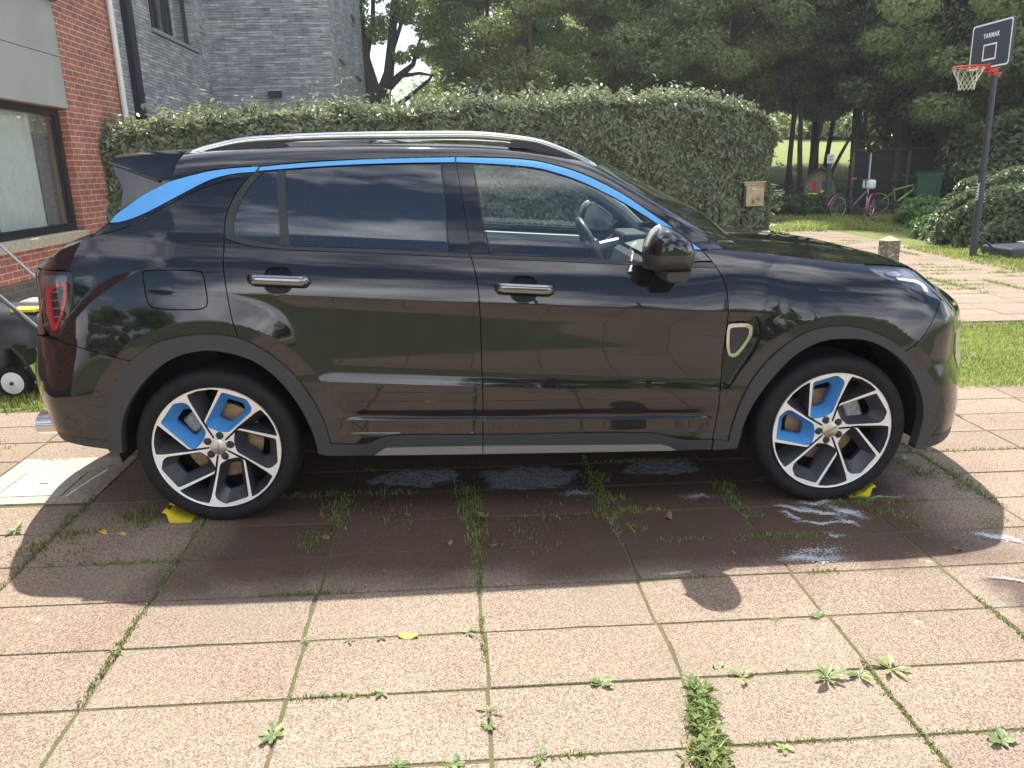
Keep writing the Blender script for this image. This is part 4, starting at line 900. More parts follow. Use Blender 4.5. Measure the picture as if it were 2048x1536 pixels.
# one terrain sheet to the horizon, rising to a meadow behind the wood
def hgt(x,y):
    side=np.clip((x-6.5)/3,0,1)
    return -.035+np.where(y>20.5,np.minimum(.085*(y-20.5),2.9+0*y)*side,0)
gx=np.concatenate([[-300,-120,-60],np.arange(-30,60,2.0),[80,140,300]]); gy=np.concatenate([[-300,-120,-60],np.arange(-30,70,2.0),[90,140,300]])
XX,YY=np.meshgrid(gx,gy,indexing='ij'); ZZ=hgt(XX,YY)
tag(grid_obj('ground',np.stack([XX,YY,ZZ],-1),groundmat('rough_grass_ground',(.10,.13,.035),(.22,.26,.08),6,(.19,.20,.07))),kind='structure')
GYAW=.0112; GX0,GY0=1.108,-.046; ex=np.array([math.cos(GYAW),math.sin(GYAW)]); ey=np.array([-math.sin(GYAW),math.cos(GYAW)])
def slabmat():
    m,t,p,o=newmat('exposed_aggregate_paving'); g=nd(t,'TexCoord'); V=g.outputs['Object']
    a=nd(t,'Attribute',attribute_name='rnd')
    n1=noise(t,V,1.6,5); n2=noise(t,V,420,2,.6); 
    base=ramp(t,n1.outputs['Fac'],[(.3,(.212,.158,.122)),(.7,(.290,.226,.176))])
    tint=ramp(t,a.outputs['Fac'],[(0,(.84,.83,.82)),(.35,(.98,.95,.92)),(.7,(1,.99,.98)),(1,(.94,.94,.97))]); c1=mixc(t,1.0,base.outputs[0],tint.outputs[0],'MULTIPLY')
    vo=nd(t,'TexVoronoi'); vo.inputs['Scale'].default_value=250; t.links.new(V,vo.inputs['Vector'])
    vr=ramp(t,vo.outputs['Color'],[(.22,(.50,.47,.45)),(.5,(1,1,1)),(.80,(1.55,1.6,1.55))]); c2=mixc(t,.85,c1.outputs[2],vr.outputs[0],'MULTIPLY')
    sp=ramp(t,n2.outputs['Fac'],[(.64,(0,0,0)),(.72,(1,1,1))]); sm=nd(t,'Math',operation='MULTIPLY'); t.links.new(sp.outputs[0],sm.inputs[0]); sm.inputs[1].default_value=.30
    c3=mixc(t,sm.outputs[0],c2.outputs[2],(.62,.52,.42))
    # pale lichen blotches, green-brown dirt
    n4=noise(t,V,7.5,7,.62); l=ramp(t,n4.outputs['Fac'],[(.67,(0,0,0)),(.71,(1,1,1))]); lm=nd(t,'Math',operation='MULTIPLY'); t.links.new(l.outputs[0],lm.inputs[0]); lm.inputs[1].default_value=.7
    c4=mixc(t,lm.outputs[0],c3.outputs[2],(.42,.40,.34))
    n5=noise(t,V,.8,7,.68); d=ramp(t,n5.outputs['Fac'],[(.50,(0,0,0)),(.66,(1,1,1))]); dm=nd(t,'Math',operation='MULTIPLY'); t.links.new(d.outputs[0],dm.inputs[0]); dm.inputs[1].default_value=.62
    c5=mixc(t,dm.outputs[0],c4.outputs[2],(.175,.145,.105))
    # washed-down wet area round the car; its darkening also paints the shade deeper
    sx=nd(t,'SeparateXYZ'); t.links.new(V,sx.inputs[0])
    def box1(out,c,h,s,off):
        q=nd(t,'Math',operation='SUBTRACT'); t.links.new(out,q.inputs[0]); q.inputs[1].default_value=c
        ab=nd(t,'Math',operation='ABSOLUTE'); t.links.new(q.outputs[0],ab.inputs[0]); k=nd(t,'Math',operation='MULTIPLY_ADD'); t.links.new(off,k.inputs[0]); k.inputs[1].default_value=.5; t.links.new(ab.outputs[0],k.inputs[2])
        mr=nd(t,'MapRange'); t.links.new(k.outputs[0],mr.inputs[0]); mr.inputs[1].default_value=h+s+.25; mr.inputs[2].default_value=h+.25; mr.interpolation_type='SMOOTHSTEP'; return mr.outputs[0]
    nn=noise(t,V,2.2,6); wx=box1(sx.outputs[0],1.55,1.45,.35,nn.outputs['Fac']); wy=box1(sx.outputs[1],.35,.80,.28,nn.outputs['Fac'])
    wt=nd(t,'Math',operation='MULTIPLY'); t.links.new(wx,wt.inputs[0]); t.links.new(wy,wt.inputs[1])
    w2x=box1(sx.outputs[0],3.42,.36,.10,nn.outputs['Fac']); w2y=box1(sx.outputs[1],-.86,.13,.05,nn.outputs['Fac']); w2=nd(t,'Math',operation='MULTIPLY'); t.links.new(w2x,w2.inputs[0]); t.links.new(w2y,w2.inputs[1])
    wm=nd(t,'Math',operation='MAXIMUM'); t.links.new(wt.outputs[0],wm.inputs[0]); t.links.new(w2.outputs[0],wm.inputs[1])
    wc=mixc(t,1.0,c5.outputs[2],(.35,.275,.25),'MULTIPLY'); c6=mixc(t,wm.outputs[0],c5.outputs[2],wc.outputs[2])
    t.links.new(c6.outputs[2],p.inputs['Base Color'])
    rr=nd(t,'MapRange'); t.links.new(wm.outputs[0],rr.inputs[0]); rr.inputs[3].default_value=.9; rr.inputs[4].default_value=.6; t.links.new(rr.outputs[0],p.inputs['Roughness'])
    p.inputs['Specular IOR Level'].default_value=.35
    ad=nd(t,'Math',operation='ADD'); t.links.new(vo.outputs['Distance'],ad.inputs[0]); t.links.new(n2.outputs['Fac'],ad.inputs[1]); bump(t,p,ad.outputs[0],.55,.0035)
    return m
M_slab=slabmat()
def slabs(name,jr,yj,xr,skip=lambda x,y:False,jit=.0):
    V=[];F=[];At=[];k=0
    for j in range(*jr):
        off=rng.uniform(-.012,.012)
        for i in range(*xr):
            c=np.array([GX0,GY0])+i*.6*ex+ex*off+j*.3*ey+ex*.3+ey*.15
            if skip(*c): continue
            g=.003+rng.uniform(0,.0025); hx,hy=.3-g,.15-g; z=rng.normal(0,.0008); tx,ty=rng.normal(0,.0012,2); r=rng.uniform()
            nl,ns_=(7,4) if (abs(c[1])<2.6 and c[0]<6) else (2,2)
            pts=[(-hx+2*hx*q/nl,-hy) for q in range(nl)]+[(hx,-hy+2*hy*q/ns_) for q in range(ns_)]+[(hx-2*hx*q/nl,hy) for q in range(nl)]+[(-hx,hy-2*hy*q/ns_) for q in range(ns_)]
            m=len(pts); pts=np.array(pts); 
            if nl>2: pts*=1-np.abs(rng.normal(0,.0035,(m,1)))*[1,1]-(rng.uniform(size=(m,1))<.05)*rng.uniform(.01,.035,(m,1))
            for sc,dz in ((1,-.05),(1,-.003),(.987,0)):
                for dx,dy in pts*[sc**.5,sc]: p_=c+ex*dx+ey*dy; V.append((p_[0],p_[1],z+dz+tx*dx+ty*dy)); At.append(r)
            V.append((c[0],c[1],z)); At.append(r)
            for a in (0,m):
                for q in range(m): q2=(q+1)%m; F.append((k+a+q,k+a+q2,k+a+m+q2)); F.append((k+a+q,k+a+m+q2,k+a+m+q))
            for q in range(m): F.append((k+3*m,k+2*m+q,k+2*m+(q+1)%m))
            k+=3*m+1
    return tag(link(name,fastmesh(name,np.array(V),np.array(F),np.array(At)),M_slab),kind='structure')
drain=lambda x,y:(-1.5<x<-.68) and (.32<y<.80)
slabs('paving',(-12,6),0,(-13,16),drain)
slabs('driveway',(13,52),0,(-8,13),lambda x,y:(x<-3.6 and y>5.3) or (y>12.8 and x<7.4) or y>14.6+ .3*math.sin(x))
sheet('paving_bed',-7,11,-3.66,1.78,-.004,M_soil); sheet('driveway_bed',-7,8.75,3.72,15.3,-.018,M_soil)
M_dummy=0; M_lawn=groundmat('lawn_soil',(.09,.12,.03),(.19,.22,.06),12,(.16,.16,.07))
sheet('lawn',-7,14,1.78,3.70,-.006,M_lawn); sheet('verge',8.75,16,3.70,15,-.010,M_lawn); sheet('rear_lawn',-40,40,-40,-3.66,-.008,groundmat('rear_lawn_grass',(.085,.092,.045),(.125,.132,.07),5)); 
M_litter=groundmat('leaf_litter_soil',(.035,.026,.018),(.09,.065,.042),14,(.035,.045,.018)); sheet('woodland_floor',-12,30,15,27,-.004+.0,M_litter)
sheet('footpath',7.55,8.6,12.9,17.0,.002,simple('worn_concrete_path',(.30,.28,.25),.9,var=.25,scale=6,bmp=.4))
# drain cover
t_=empty('drain_cover',(-.992,.554,0)); tag(t_,'square grey concrete drain cover set in the paving behind the car','drain cover')
M_conc=simple('pale_concrete',(.36,.335,.27),.9,var=.28,scale=40,bmp=.5)
b=MB(); 
for x0,x1,y0,y1 in ((-.295,.295,.09,.295),(-.295,.295,-.295,-.215),(-.295,-.19,-.215,.09),(.125,.295,-.215,.09)): b.box(x0,x1,y0,y1,-.05,.004)
b.obj('frame',M_conc,t_); b=MB(); b.bbox(-.184,.119,-.209,.084,-.05,.006,.003); b.box(-.05,-.01,-.066,-.058,.0055,.0075,1); b.obj('lid',[simple('speckled_concrete',(.42,.40,.33),.9,var=.35,scale=120,bmp=.6),M_dark],t_)
t_.rotation_euler.z=.0112
# ------------------------------------------------------------ grass and weeds
M_grass=leafmat('grass_blades',(.10,.14,.028),(.33,.39,.095),.5,.35); M_jgrass=leafmat('joint_grass_blades',(.06,.085,.02),(.25,.29,.085),.55,.35); M_dry=leafmat('dry_moss_grass',(.09,.12,.025),(.30,.30,.10),.6,.25)
def blades(x,y,h,wd=.004,lean=.5,z=0.0):
    n=len(x); a=rng.uniform(0,2*np.pi,n); d=np.stack([np.cos(a),np.sin(a),0*a],-1); s=np.stack([-np.sin(a),np.cos(a),0*a],-1); h=np.broadcast_to(h,n)*rng.uniform(.5,1.3,n)
    B=np.stack([x,y,np.broadcast_to(z,n)],-1); l=(lean*rng.uniform(.2,1.2,n))[:,None]; H=h[:,None]; up=np.array([0,0,1.])
    w_=wd*rng.uniform(.6,1.4,n)[:,None]
    m=B+up*H*.6+d*H*l*.35; t=B+up*H*(1-.25*l)+d*H*l
    V=np.stack([B-s*w_*.5,B+s*w_*.5,m+s*w_*.4,t,m-s*w_*.4],1).reshape(-1,3); i=np.arange(n)*5
    F=np.concatenate([np.stack([i,i+1,i+2],1),np.stack([i,i+2,i+4],1),np.stack([i+4,i+2,i+3],1)]); return V,F,np.repeat(rng.uniform(0,1,n),5)
def merge(L_):
    V=[];F=[];A_=[];k=0
    for v,f,a in L_: V.append(v);F.append(f+k);A_.append(a);k+=len(v)
    return np.concatenate(V),np.concatenate(F),np.concatenate(A_)
def pnoise(x,y,s,seed=0):
    r=np.random.default_rng(seed); v=0
    for k in range(6):
        a=r.uniform(0,6.28); f=s*(1+k*.7); v=v+np.sin((x*math.cos(a)+y*math.sin(a))*f+r.uniform(0,6.28))/(1+k*.4)
    return v
def field(x0,x1,y0,y1,n,h,wd=.004,thr=-9,s=3,seed=1,lean=.6,z=0.0):
    x=rng.uniform(x0,x1,n); y=rng.uniform(y0,y1,n); k=pnoise(x,y,s,seed)>thr; x,y=x[k],y[k]
    return blades(x,y,h*(1+.35*pnoise(x,y,s*2,seed+1)/2).clip(.3,2),wd,lean,z)
V,F,A_=merge([field(4.0,7.6,1.74,3.74,26000,.045,.006),field(-3.7,-.9,1.70,3.74,14000,.05,.006),field(7.6,13,1.8,5.5,7000,.05,.008),
   field(8.5,13,5.5,10,22000,.06,.009),field(7.6,12,12.9,16.6,16000,.10,.013,-1.2,1.5,3),field(11,16,9.5,16,9000,.09,.014)])
tag(link('grass',fastmesh('grass',V,F,A_),M_grass),'short sunlit green lawn grass beside the paving','grass',kind='stuff')
# joint grass: short blades and moss in the paving joints
def joints():
    L_=[]
    def strip(x,y,n,sp,h,wd=.004): L_.append(blades(x+rng.normal(0,sp,n),y+rng.normal(0,sp,n),h,wd,.9))
    for i in range(-4,6):
        for y in np.arange(-2.2,1.7,.022):
            p_=np.array([GX0,GY0])+i*.6*ex+ey*y; q=pnoise(p_[0]*1.3,p_[1],3.1,5)
            near=math.exp(-((y-.15)/.55)**2); wgt=.28+.50*near+.45*q
            if i==2 and y<-1.15: wgt+=1.6
            if wgt>.55: strip(p_[0],p_[1],int(4+7*wgt),.006+.010*near*max(q+.6,0),.010+.010*near+.004*max(q,0))
    for j in range(-8,6):
        for x in np.arange(-3.2,6,.022):
            p_=np.array([GX0,GY0])+j*.3*ey+ex*x; q=pnoise(p_[0],p_[1]*1.3,3.7,8+j)
            near=math.exp(-((j*.3-.1)/.5)**2); wgt=.08+.35*near+.42*q+(.7 if (j==-5 and x>.7) else 0)
            if wgt>.62: strip(p_[0],p_[1],int(3+6*wgt),.005+.008*near*max(q+.3,0),.009+.008*near+.004*max(q,0))
    # clumps seen beside the rear wheel and along the columns under the sill
    for x,y,n,sp,h in [(-.30,.36,260,.07,.11),(-.42,.08,340,.075,.05),(-.36,.03,260,.06,.04),(-.62,-.10,140,.05,.035),(-.72,-.22,160,.05,.035),(-.52,-.27,120,.07,.02),(.48,.12,220,.05,.05),(.49,.0,160,.03,.035),(.44,-.18,180,.05,.03),(.40,-.26,160,.04,.028),(-.06,-.25,170,.07,.028),(-.10,-.36,60,.02,.02),
      (1.06,.24,260,.035,.05),(1.07,.08,260,.035,.045),(1.08,-.05,160,.03,.045),(1.12,-.22,150,.04,.03),(1.72,.36,160,.04,.05),(1.74,.10,200,.035,.04),(1.70,.24,130,.03,.035),(1.75,-.05,120,.03,.03),(1.80,-.20,120,.03,.03),(1.46,.0,120,.08,.025),(.75,.0,130,.09,.03),(1.30,-.22,140,.09,.025),(2.32,.22,160,.04,.04),(2.30,.05,110,.035,.03),(2.36,-.12,110,.03,.03),(2.93,.02,160,.05,.035),(2.98,-.15,120,.04,.03),(3.02,-.26,100,.03,.02),(3.38,.30,180,.05,.035),(3.32,.42,120,.05,.03),(3.45,.1,110,.03,.02),(3.36,-.28,100,.05,.03),(-1.25,.02,120,.05,.04),(-1.18,-.23,90,.04,.03),(-.80,1.05,220,.05,.03),(-1.6,1.0,260,.09,.04),(-1.1,1.2,120,.1,.02)]:
        strip(x,y,int(n*.55),sp*.8,h*.6,.0045)
    for x,y,n in [(1.73,-1.40,70),(1.72,-1.50,110),(1.71,-1.62,150),(1.74,-1.44,70),(1.69,-1.57,110)]:
        L_.append(blades(x+rng.normal(0,.016,n),y+rng.normal(0,.028,n),.045,.006,.9))
    return merge(L_)
V,F,A_=joints(); tag(link('joint_grass',fastmesh('joint_grass',V,F,A_),M_jgrass),'thin grass and moss growing in the joints of the paving slabs','weeds',kind='stuff')
# patches of grass in the sunny drive beyond the bonnet
L_=[]
for i in range(4,13):
    for y in np.arange(3.8,14,.05):
        p_=np.array([GX0,GY0])+i*.6*ex+ey*y; q=pnoise(*p_,1.9,21)+.9*math.exp(-((y-9.5)/2.5)**2)*(1 if p_[0]<7.4 else .2)
        if q>.75: L_.append(blades(p_[0]+rng.normal(0,.03,14),p_[1]+rng.normal(0,.03,14),.035,.008,.9))
for j in range(13,48):
    for x in np.arange(2.5,7.5,.05):
        p_=np.array([GX0,GY0])+j*.3*ey+ex*x; q=pnoise(*p_,2.3,22)+.9*math.exp(-((p_[1]-9.5)/2.5)**2)*(1 if p_[0]<7.4 else .1)
        if q>.95: L_.append(blades(p_[0]+rng.normal(0,.03,10),p_[1]+rng.normal(0,.03,10),.03,.008,.9))
V,F,A_=merge(L_); tag(link('driveway_grass',fastmesh('driveway_grass',V,F,A_),M_grass),'patchy grass growing between slabs of the sunny driveway beyond the bonnet','grass',kind='stuff')
# broad-leaved weeds, each a plant of its own
M_weed=leafmat('weed_leaves',(.07,.12,.03),(.27,.33,.12),.5,.35)
def weed(x,y,s,n,up,lab,long=3.0):
    s*=.82; long=rng.choice([2.2,2.8,3.6,4.6]); n=int(n*rng.uniform(.8,1.5)); x+=rng.normal(0,.004)
    V=[];F=[];At=[]
    for k in range(n):
        a=2.4*k+rng.uniform(-.7,.7); el=up*rng.uniform(.4,1.3); l=s*rng.uniform(.35,1.15); wd=l/long*rng.uniform(.8,1.2); d=np.array([math.cos(a),math.sin(a)]); sd=np.array([-d[1],d[0]]); b0=len(V); r=rng.uniform()
        for i,(t,ww) in enumerate(((.05,.15),(.25,.35),(.5,.9),(.75,1.0),(.92,.55),(1.0,.0))):
            h=.004+l*(math.sin(min(t*1.5,1.57)*el)*.75)*(1-.25*t*t); rr=l*t*math.cos(el*.6)
            for sgn in (-1,0,1):
                jag=1+.25*(-1)**i
                V.append((d[0]*rr+sd[0]*sgn*wd*.5*ww*jag,d[1]*rr+sd[1]*sgn*wd*.5*ww*jag,h+(abs(sgn)*wd*.10*ww))); At.append(r)
        for i in range(5):
            for j in range(2): q=b0+i*3+j; F.append((q,q+1,q+4,q+3))
    o=link('weed',fastmesh('weed',np.array(V),np.array(F),np.array(At)),M_weed); o.location=(x,y,0); tag(o,lab,'weed','broad-leaved weeds in the paving joints')
weed(1.757,-1.292,0.066,13,0.55,'tall leafy weed in the joint at the top of the big weed clump, lower right')
weed(1.722,-1.428,0.053,12,0.30,'leafy weed in the middle of the big weed clump, lower right')
weed(1.701,-1.547,0.063,14,0.30,'leafy weed at the bottom of the big weed clump by the lower edge')
weed(1.646,-1.584,0.041,10,0.20,'pale low weed at the lower left of the big weed clump')
weed(2.173,-1.273,0.086,16,0.60,'largest weed with upright pointed leaves in the lower right joint')
weed(2.271,-1.266,0.053,10,0.30,'small leafy weed just right of the largest upright weed')
weed(2.387,-1.244,0.073,13,0.30,'spreading leafy weed at the joint crossing, lower right')
weed(1.920,-1.248,0.057,11,0.25,'flat rosette weed between the big clump and the largest upright weed')
weed(1.475,-1.253,0.043,9,0.30,'small weed rosette in the joint, left of the big clump')
weed(0.524,-1.409,0.052,10,0.20,'pale grey-green weed rosette in the lower left joint')
weed(0.806,-1.247,0.035,10,0.25,'star-shaped weed rosette in the joint, lower centre left')
weed(0.711,-1.259,0.026,8,0.20,'tiny weed rosette left of the star-shaped one')
weed(1.126,-1.354,0.047,11,0.30,'weed rosette in the centre joint near the lower edge')
weed(1.128,-1.417,0.035,9,0.30,'weed just below the centre joint rosette')
weed(1.258,-1.553,0.046,10,0.25,'weed at the bottom edge right of the centre joint')
weed(1.024,-1.555,0.041,9,0.25,'weed at the bottom edge left of the centre joint')
weed(0.885,-1.549,0.041,9,0.25,'weed at the bottom edge below the star-shaped rosette')
weed(0.671,-0.961,0.035,8,0.20,'small weed rosette on the sunny joint below the rear door')
weed(0.775,-0.957,0.025,7,0.20,'tiny weed right of the small rosette below the rear door')
weed(0.522,-0.958,0.027,8,0.20,'tiny weed at the joint crossing below the rear wheel')
weed(-0.077,-0.968,0.041,10,0.30,'round weed tuft at the left joint crossing')
weed(2.292,-0.937,0.037,9,0.30,'dark weed at the joint crossing below the front wheel')
weed(2.126,-0.944,0.028,7,0.20,'tiny pale weed left of the dark crossing weed')
weed(1.175,-0.332,0.038,8,0.20,'small clover-like weed in the shade under the front door')
weed(1.136,-0.053,0.064,11,0.70,'narrow-leaved weed standing in the shaded centre joint')
weed(-0.593,-0.363,0.037,8,0.20,'low round-leaved weed in the shade at the left')
weed(-0.891,-0.028,0.067,10,0.30,'bright leafy weed at the left edge in the sun')
weed(2.532,-1.576,0.051,11,0.25,'weed with pale leaves near the right edge at the bottom')
weed(1.922,-1.559,0.034,9,0.25,'small weed in the bottom row between the big clump and the right edge')
weed(1.069,-0.949,0.042,7,0.15,'flat dark green leaf rosette in the sunny joint right of centre left')
weed(1.730,0.285,0.067,10,0.50,'green weed at the corner of the middle suds patch')

WP=[]
for k in range(46):
    q=k/45; x=1.765-.06*q+rng.normal(0,.022); y=-1.33-.36*q+rng.normal(0,.015); m=rng.integers(5,10); a=rng.uniform(0,6.28,m); l=rng.uniform(.016,.034,m); cc_=np.stack([x+np.cos(a)*l*.6,y+np.sin(a)*l*.6,.012+rng.uniform(0,.028,m)],-1)
    for i in range(m): WP.append(leaves(cc_[i:i+1],np.array([[-math.cos(a[i])*.5,-math.sin(a[i])*.5,1.0]]),l[i]*1.25,rng.choice([.3,.45,.7]),.35,.15,0,up=(math.cos(a[i])*3,math.sin(a[i])*3,.4)))
V,F,A_=merge(WP); tag(link('weed_patch',fastmesh('weed_patch',V,F,A_),M_weed),'dense strip of mixed green weeds filling the joint at the lower right','weeds',kind='stuff')
# fallen bits on the paving
M_leafy=simple('yellow_dead_leaf',(.55,.33,.06),.6,var=.3); M_brownleaf=simple('brown_dead_leaf',(.22,.12,.06),.7,var=.3)
def flat_leaf(x,y,s,m,lab,cat_='leaf'):
    b=MB(); pts=[(math.cos(a)*s*(1+.25*math.sin(3*a+x)),math.sin(a)*s*.6*(1+.2*math.cos(2*a)),.006+.006*math.sin(a*2+x)) for a in np.linspace(0,2*math.pi,14,endpoint=False)]
    n=len(pts); b.add(pts+[(px_,py_,pz-.002) for px_,py_,pz in pts],[tuple(range(n)),tuple(range(n,2*n))[::-1]]+[(i,n+i,n+(i+1)%n,(i+1)%n) for i in range(n)]); o=b.obj('fallen_leaf',m); o.location=(x,y,.0); o.rotation_euler.z=x*7; tag(o,lab,cat_,'fallen leaves on the paving')
M_palegreenleaf=simple('pale_green_leaf',(.35,.42,.18),.6,var=.2)
flat_leaf(0.863,-0.951,0.034,M_leafy,'yellow dead leaf lying on the sunny joint below the rear door')
flat_leaf(-0.502,-0.072,0.024,M_leafy,'small yellow leaf beside the grass tuft behind the rear wheel')
flat_leaf(-0.410,-0.102,0.017,M_leafy,'smallest yellow leaf behind the rear wheel')
flat_leaf(0.466,-0.197,0.023,M_brownleaf,'brown curled leaf in the shade below the rear door')
flat_leaf(0.997,-0.292,0.017,M_brownleaf,'dark red-brown leaf in the shaded joint')
flat_leaf(1.971,-0.108,0.031,M_brownleaf,'ragged brown leaf on the shaded slab below the front door')
flat_leaf(2.153,-0.467,0.010,M_brownleaf,'tiny brown twig on the shaded slab before the front wheel')
flat_leaf(1.854,-1.190,0.019,M_palegreenleaf,'pale green leaf lying on the sunny slab, lower right')
flat_leaf(3.063,-0.501,0.016,M_brownleaf,'small tan leaf near the edge of the car shadow')

# soap suds left from washing
def sudsmat():
    m,t,p,o=newmat('soap_suds'); g=nd(t,'TexCoord'); n=noise(t,g.outputs['Object'],18,8,.7); r=ramp(t,n.outputs['Fac'],[(.3,(.40,.43,.47)),(.55,(.62,.65,.68)),(.75,(.78,.8,.82))]); t.links.new(r.outputs[0],p.inputs['Base Color']); p.inputs['Roughness'].default_value=.35
    v=nd(t,'TexVoronoi'); v.inputs['Scale'].default_value=260; t.links.new(g.outputs['Object'],v.inputs['Vector']); bump(t,p,v.outputs['Distance'],.5,.003); return m
M_suds=sudsmat()
def suds_alpha():
    m,t,p,o=newmat('soap_suds_film'); g=nd(t,'TexCoord'); at=nd(t,'Attribute',attribute_name='rnd')
    n=noise(t,g.outputs['Object'],9,9,.68); r=ramp(t,n.outputs['Fac'],[(.3,(.20,.215,.235)),(.5,(.34,.36,.39)),(.72,(.55,.57,.60))]); t.links.new(r.outputs[0],p.inputs['Base Color']); p.inputs['Roughness'].default_value=.4
    k=nd(t,'Math',operation='MULTIPLY_ADD'); t.links.new(n.outputs['Fac'],k.inputs[0]); k.inputs[1].default_value=1.5; t.links.new(at.outputs['Fac'],k.inputs[2])
    mr=nd(t,'MapRange'); mr.interpolation_type='SMOOTHSTEP'; t.links.new(k.outputs[0],mr.inputs[0]); mr.inputs[1].default_value=1.62; mr.inputs[2].default_value=1.40
    n2=noise(t,g.outputs['Object'],60,5,.7); mr2=nd(t,'MapRange'); t.links.new(n2.outputs['Fac'],mr2.inputs[0]); mr2.inputs[1].default_value=.34; mr2.inputs[2].default_value=.50
    mu=nd(t,'Math',operation='MULTIPLY'); t.links.new(mr.outputs[0],mu.inputs[0]); t.links.new(mr2.outputs[0],mu.inputs[1]); mu2=nd(t,'Math',operation='MULTIPLY'); t.links.new(mu.outputs[0],mu2.inputs[0]); mu2.inputs[1].default_value=.92; t.links.new(mu2.outputs[0],p.inputs['Alpha'])
    bump(t,p,n2.outputs['Fac'],.4,.003); return m
M_film=suds_alpha()
def blob(name,cx,cy,rx,ry):
    V=[(cx,cy,.0062)];A_=[0.0];F=[];n=48;R_=8
    for i in range(1,R_+1):
        for k in range(n):
            a=2*math.pi*k/n; ca,sa=math.cos(a),math.sin(a); q=i/R_*1.12; V.append((cx+rx*q*np.sign(ca)*abs(ca)**.75,cy+ry*q*np.sign(sa)*abs(sa)**.75,.0062)); A_.append(q)
    F=[(0,1+k,1+(k+1)%n,1+(k+1)%n) for k in range(n)]
    tri=[(0,1+k,1+(k+1)%n) for k in range(n)]; 
    for i in range(R_-1):
        for k in range(n): a_=1+i*n+k; b_=1+i*n+(k+1)%n; tri+=[(a_,a_+n,b_+n),(a_,b_+n,b_)]
    return link(name,fastmesh(name,np.array(V),np.array(tri),np.array(A_)),M_film)
for (cx_,cy_,rx_,ry_,lab) in [(.83,.42,.27,.14,'leftmost grey patch of soap suds on the shaded slabs under the rear door'),(1.40,.385,.30,.175,'middle grey patch of soap suds on the shaded slabs under the front door'),(2.08,.46,.27,.12,'right-hand grey patch of soap suds just behind the front wheel'),(-.62,1.02,.32,.17,'white patch of suds on the ground behind the rear wheel')]:
    tag(blob('suds_puddle',cx_,cy_,rx_,ry_),lab,'foam','patches of soap suds under the car')
b=MB()
def streak(x,y,l,a,n,sp):
    for k in range(int(n*2.6)):
        t=rng.uniform(-1,1); px_=x+math.cos(a)*l*t+rng.normal(0,sp*1.5)*(.3+rng.uniform()**2); py_=y+math.sin(a)*l*t+rng.normal(0,sp*1.1)*(.3+rng.uniform()**2)+.012*math.sin(5*t+x*9); r=rng.uniform(.0006,.0027)*(1.3-abs(t))
        m=6; b.add([(px_+r*1.5*math.cos(q),py_+r*math.sin(q),.0035+r*.1) for q in np.linspace(0,6.28,m,endpoint=False)],[tuple(range(m))])
for s_ in [(2.58,-.08,.11,-.5,420,.010),(2.67,-.12,.10,-.6,360,.010),(2.78,-.12,.09,-.9,520,.018),(2.62,-.22,.12,-.1,220,.008),(2.74,-.22,.05,-.9,160,.008),(2.52,-.14,.06,-1.2,160,.008),(2.68,-.02,.09,.0,180,.012),(2.44,-.53,.13,-.05,520,.018),(2.50,-.47,.12,.1,200,.03),(2.62,-.34,.04,-.7,60,.012),(3.28,-.40,.07,-.4,420,.014),(3.35,-.44,.03,-1.1,160,.006),(3.20,-.80,.18,-.55,260,.006),(3.42,-.80,.16,.3,500,.05),(3.02,.02,.12,.1,120,.006),(3.36,.62,.04,.3,160,.012),(3.39,.50,.03,.9,120,.008),(3.5,.6,.03,.9,60,.008),(2.75,.02,.05,0,160,.015),(2.16,.1,.08,.0,160,.02),(1.6,.18,.08,0,260,.02)]: streak(*s_)
tag(b.obj('suds_splashes',simple('dried_suds',(.46,.48,.50),.5,var=.1)),'white splashes of soap foam on the slabs around the front wheel','foam',kind='stuff')
# ------------------------------------------------------------ wheel chocks
M_yel=simple('yellow_plastic',(.72,.55,.03),.42,var=.12,scale=20)
def chock(x,y,sgn,lab):
    b=MB(); prof=[(0,0),(.0,.006),(-.045,.014),(-.085,.034),(-.115,.066),(-.135,.082),(-.150,.066),(-.128,.058),(-.118,.0)]
    b.prism([(px_,pz) for px_,pz in prof],-.004,.022); b.prism([(px_,pz*.98) for px_,pz in prof],.10,.125); b.prism([(0,0),(.0,.006),(-.045,.012),(-.085,.031),(-.115,.062),(-.125,.058),(-.09,.022),(-.045,.006),(-.02,.0)],.0,.125)
    me=b.mesh('wheel_chock'); me.transform(Matrix.Diagonal((.82,.85,.78,1))); 
    if sgn<0: me.transform(Matrix.Diagonal((-1,1,1,1))); me.flip_normals()
    o=link('wheel_chock',me,M_yel); o.location=(x,y,.002); tag(o,lab,'wheel chock','yellow wheel chocks')
chock(-.145,.0,1,'yellow plastic wheel chock wedged behind the rear tyre'); chock(2.865,.03,-1,'yellow plastic wheel chock wedged in front of the front tyre')

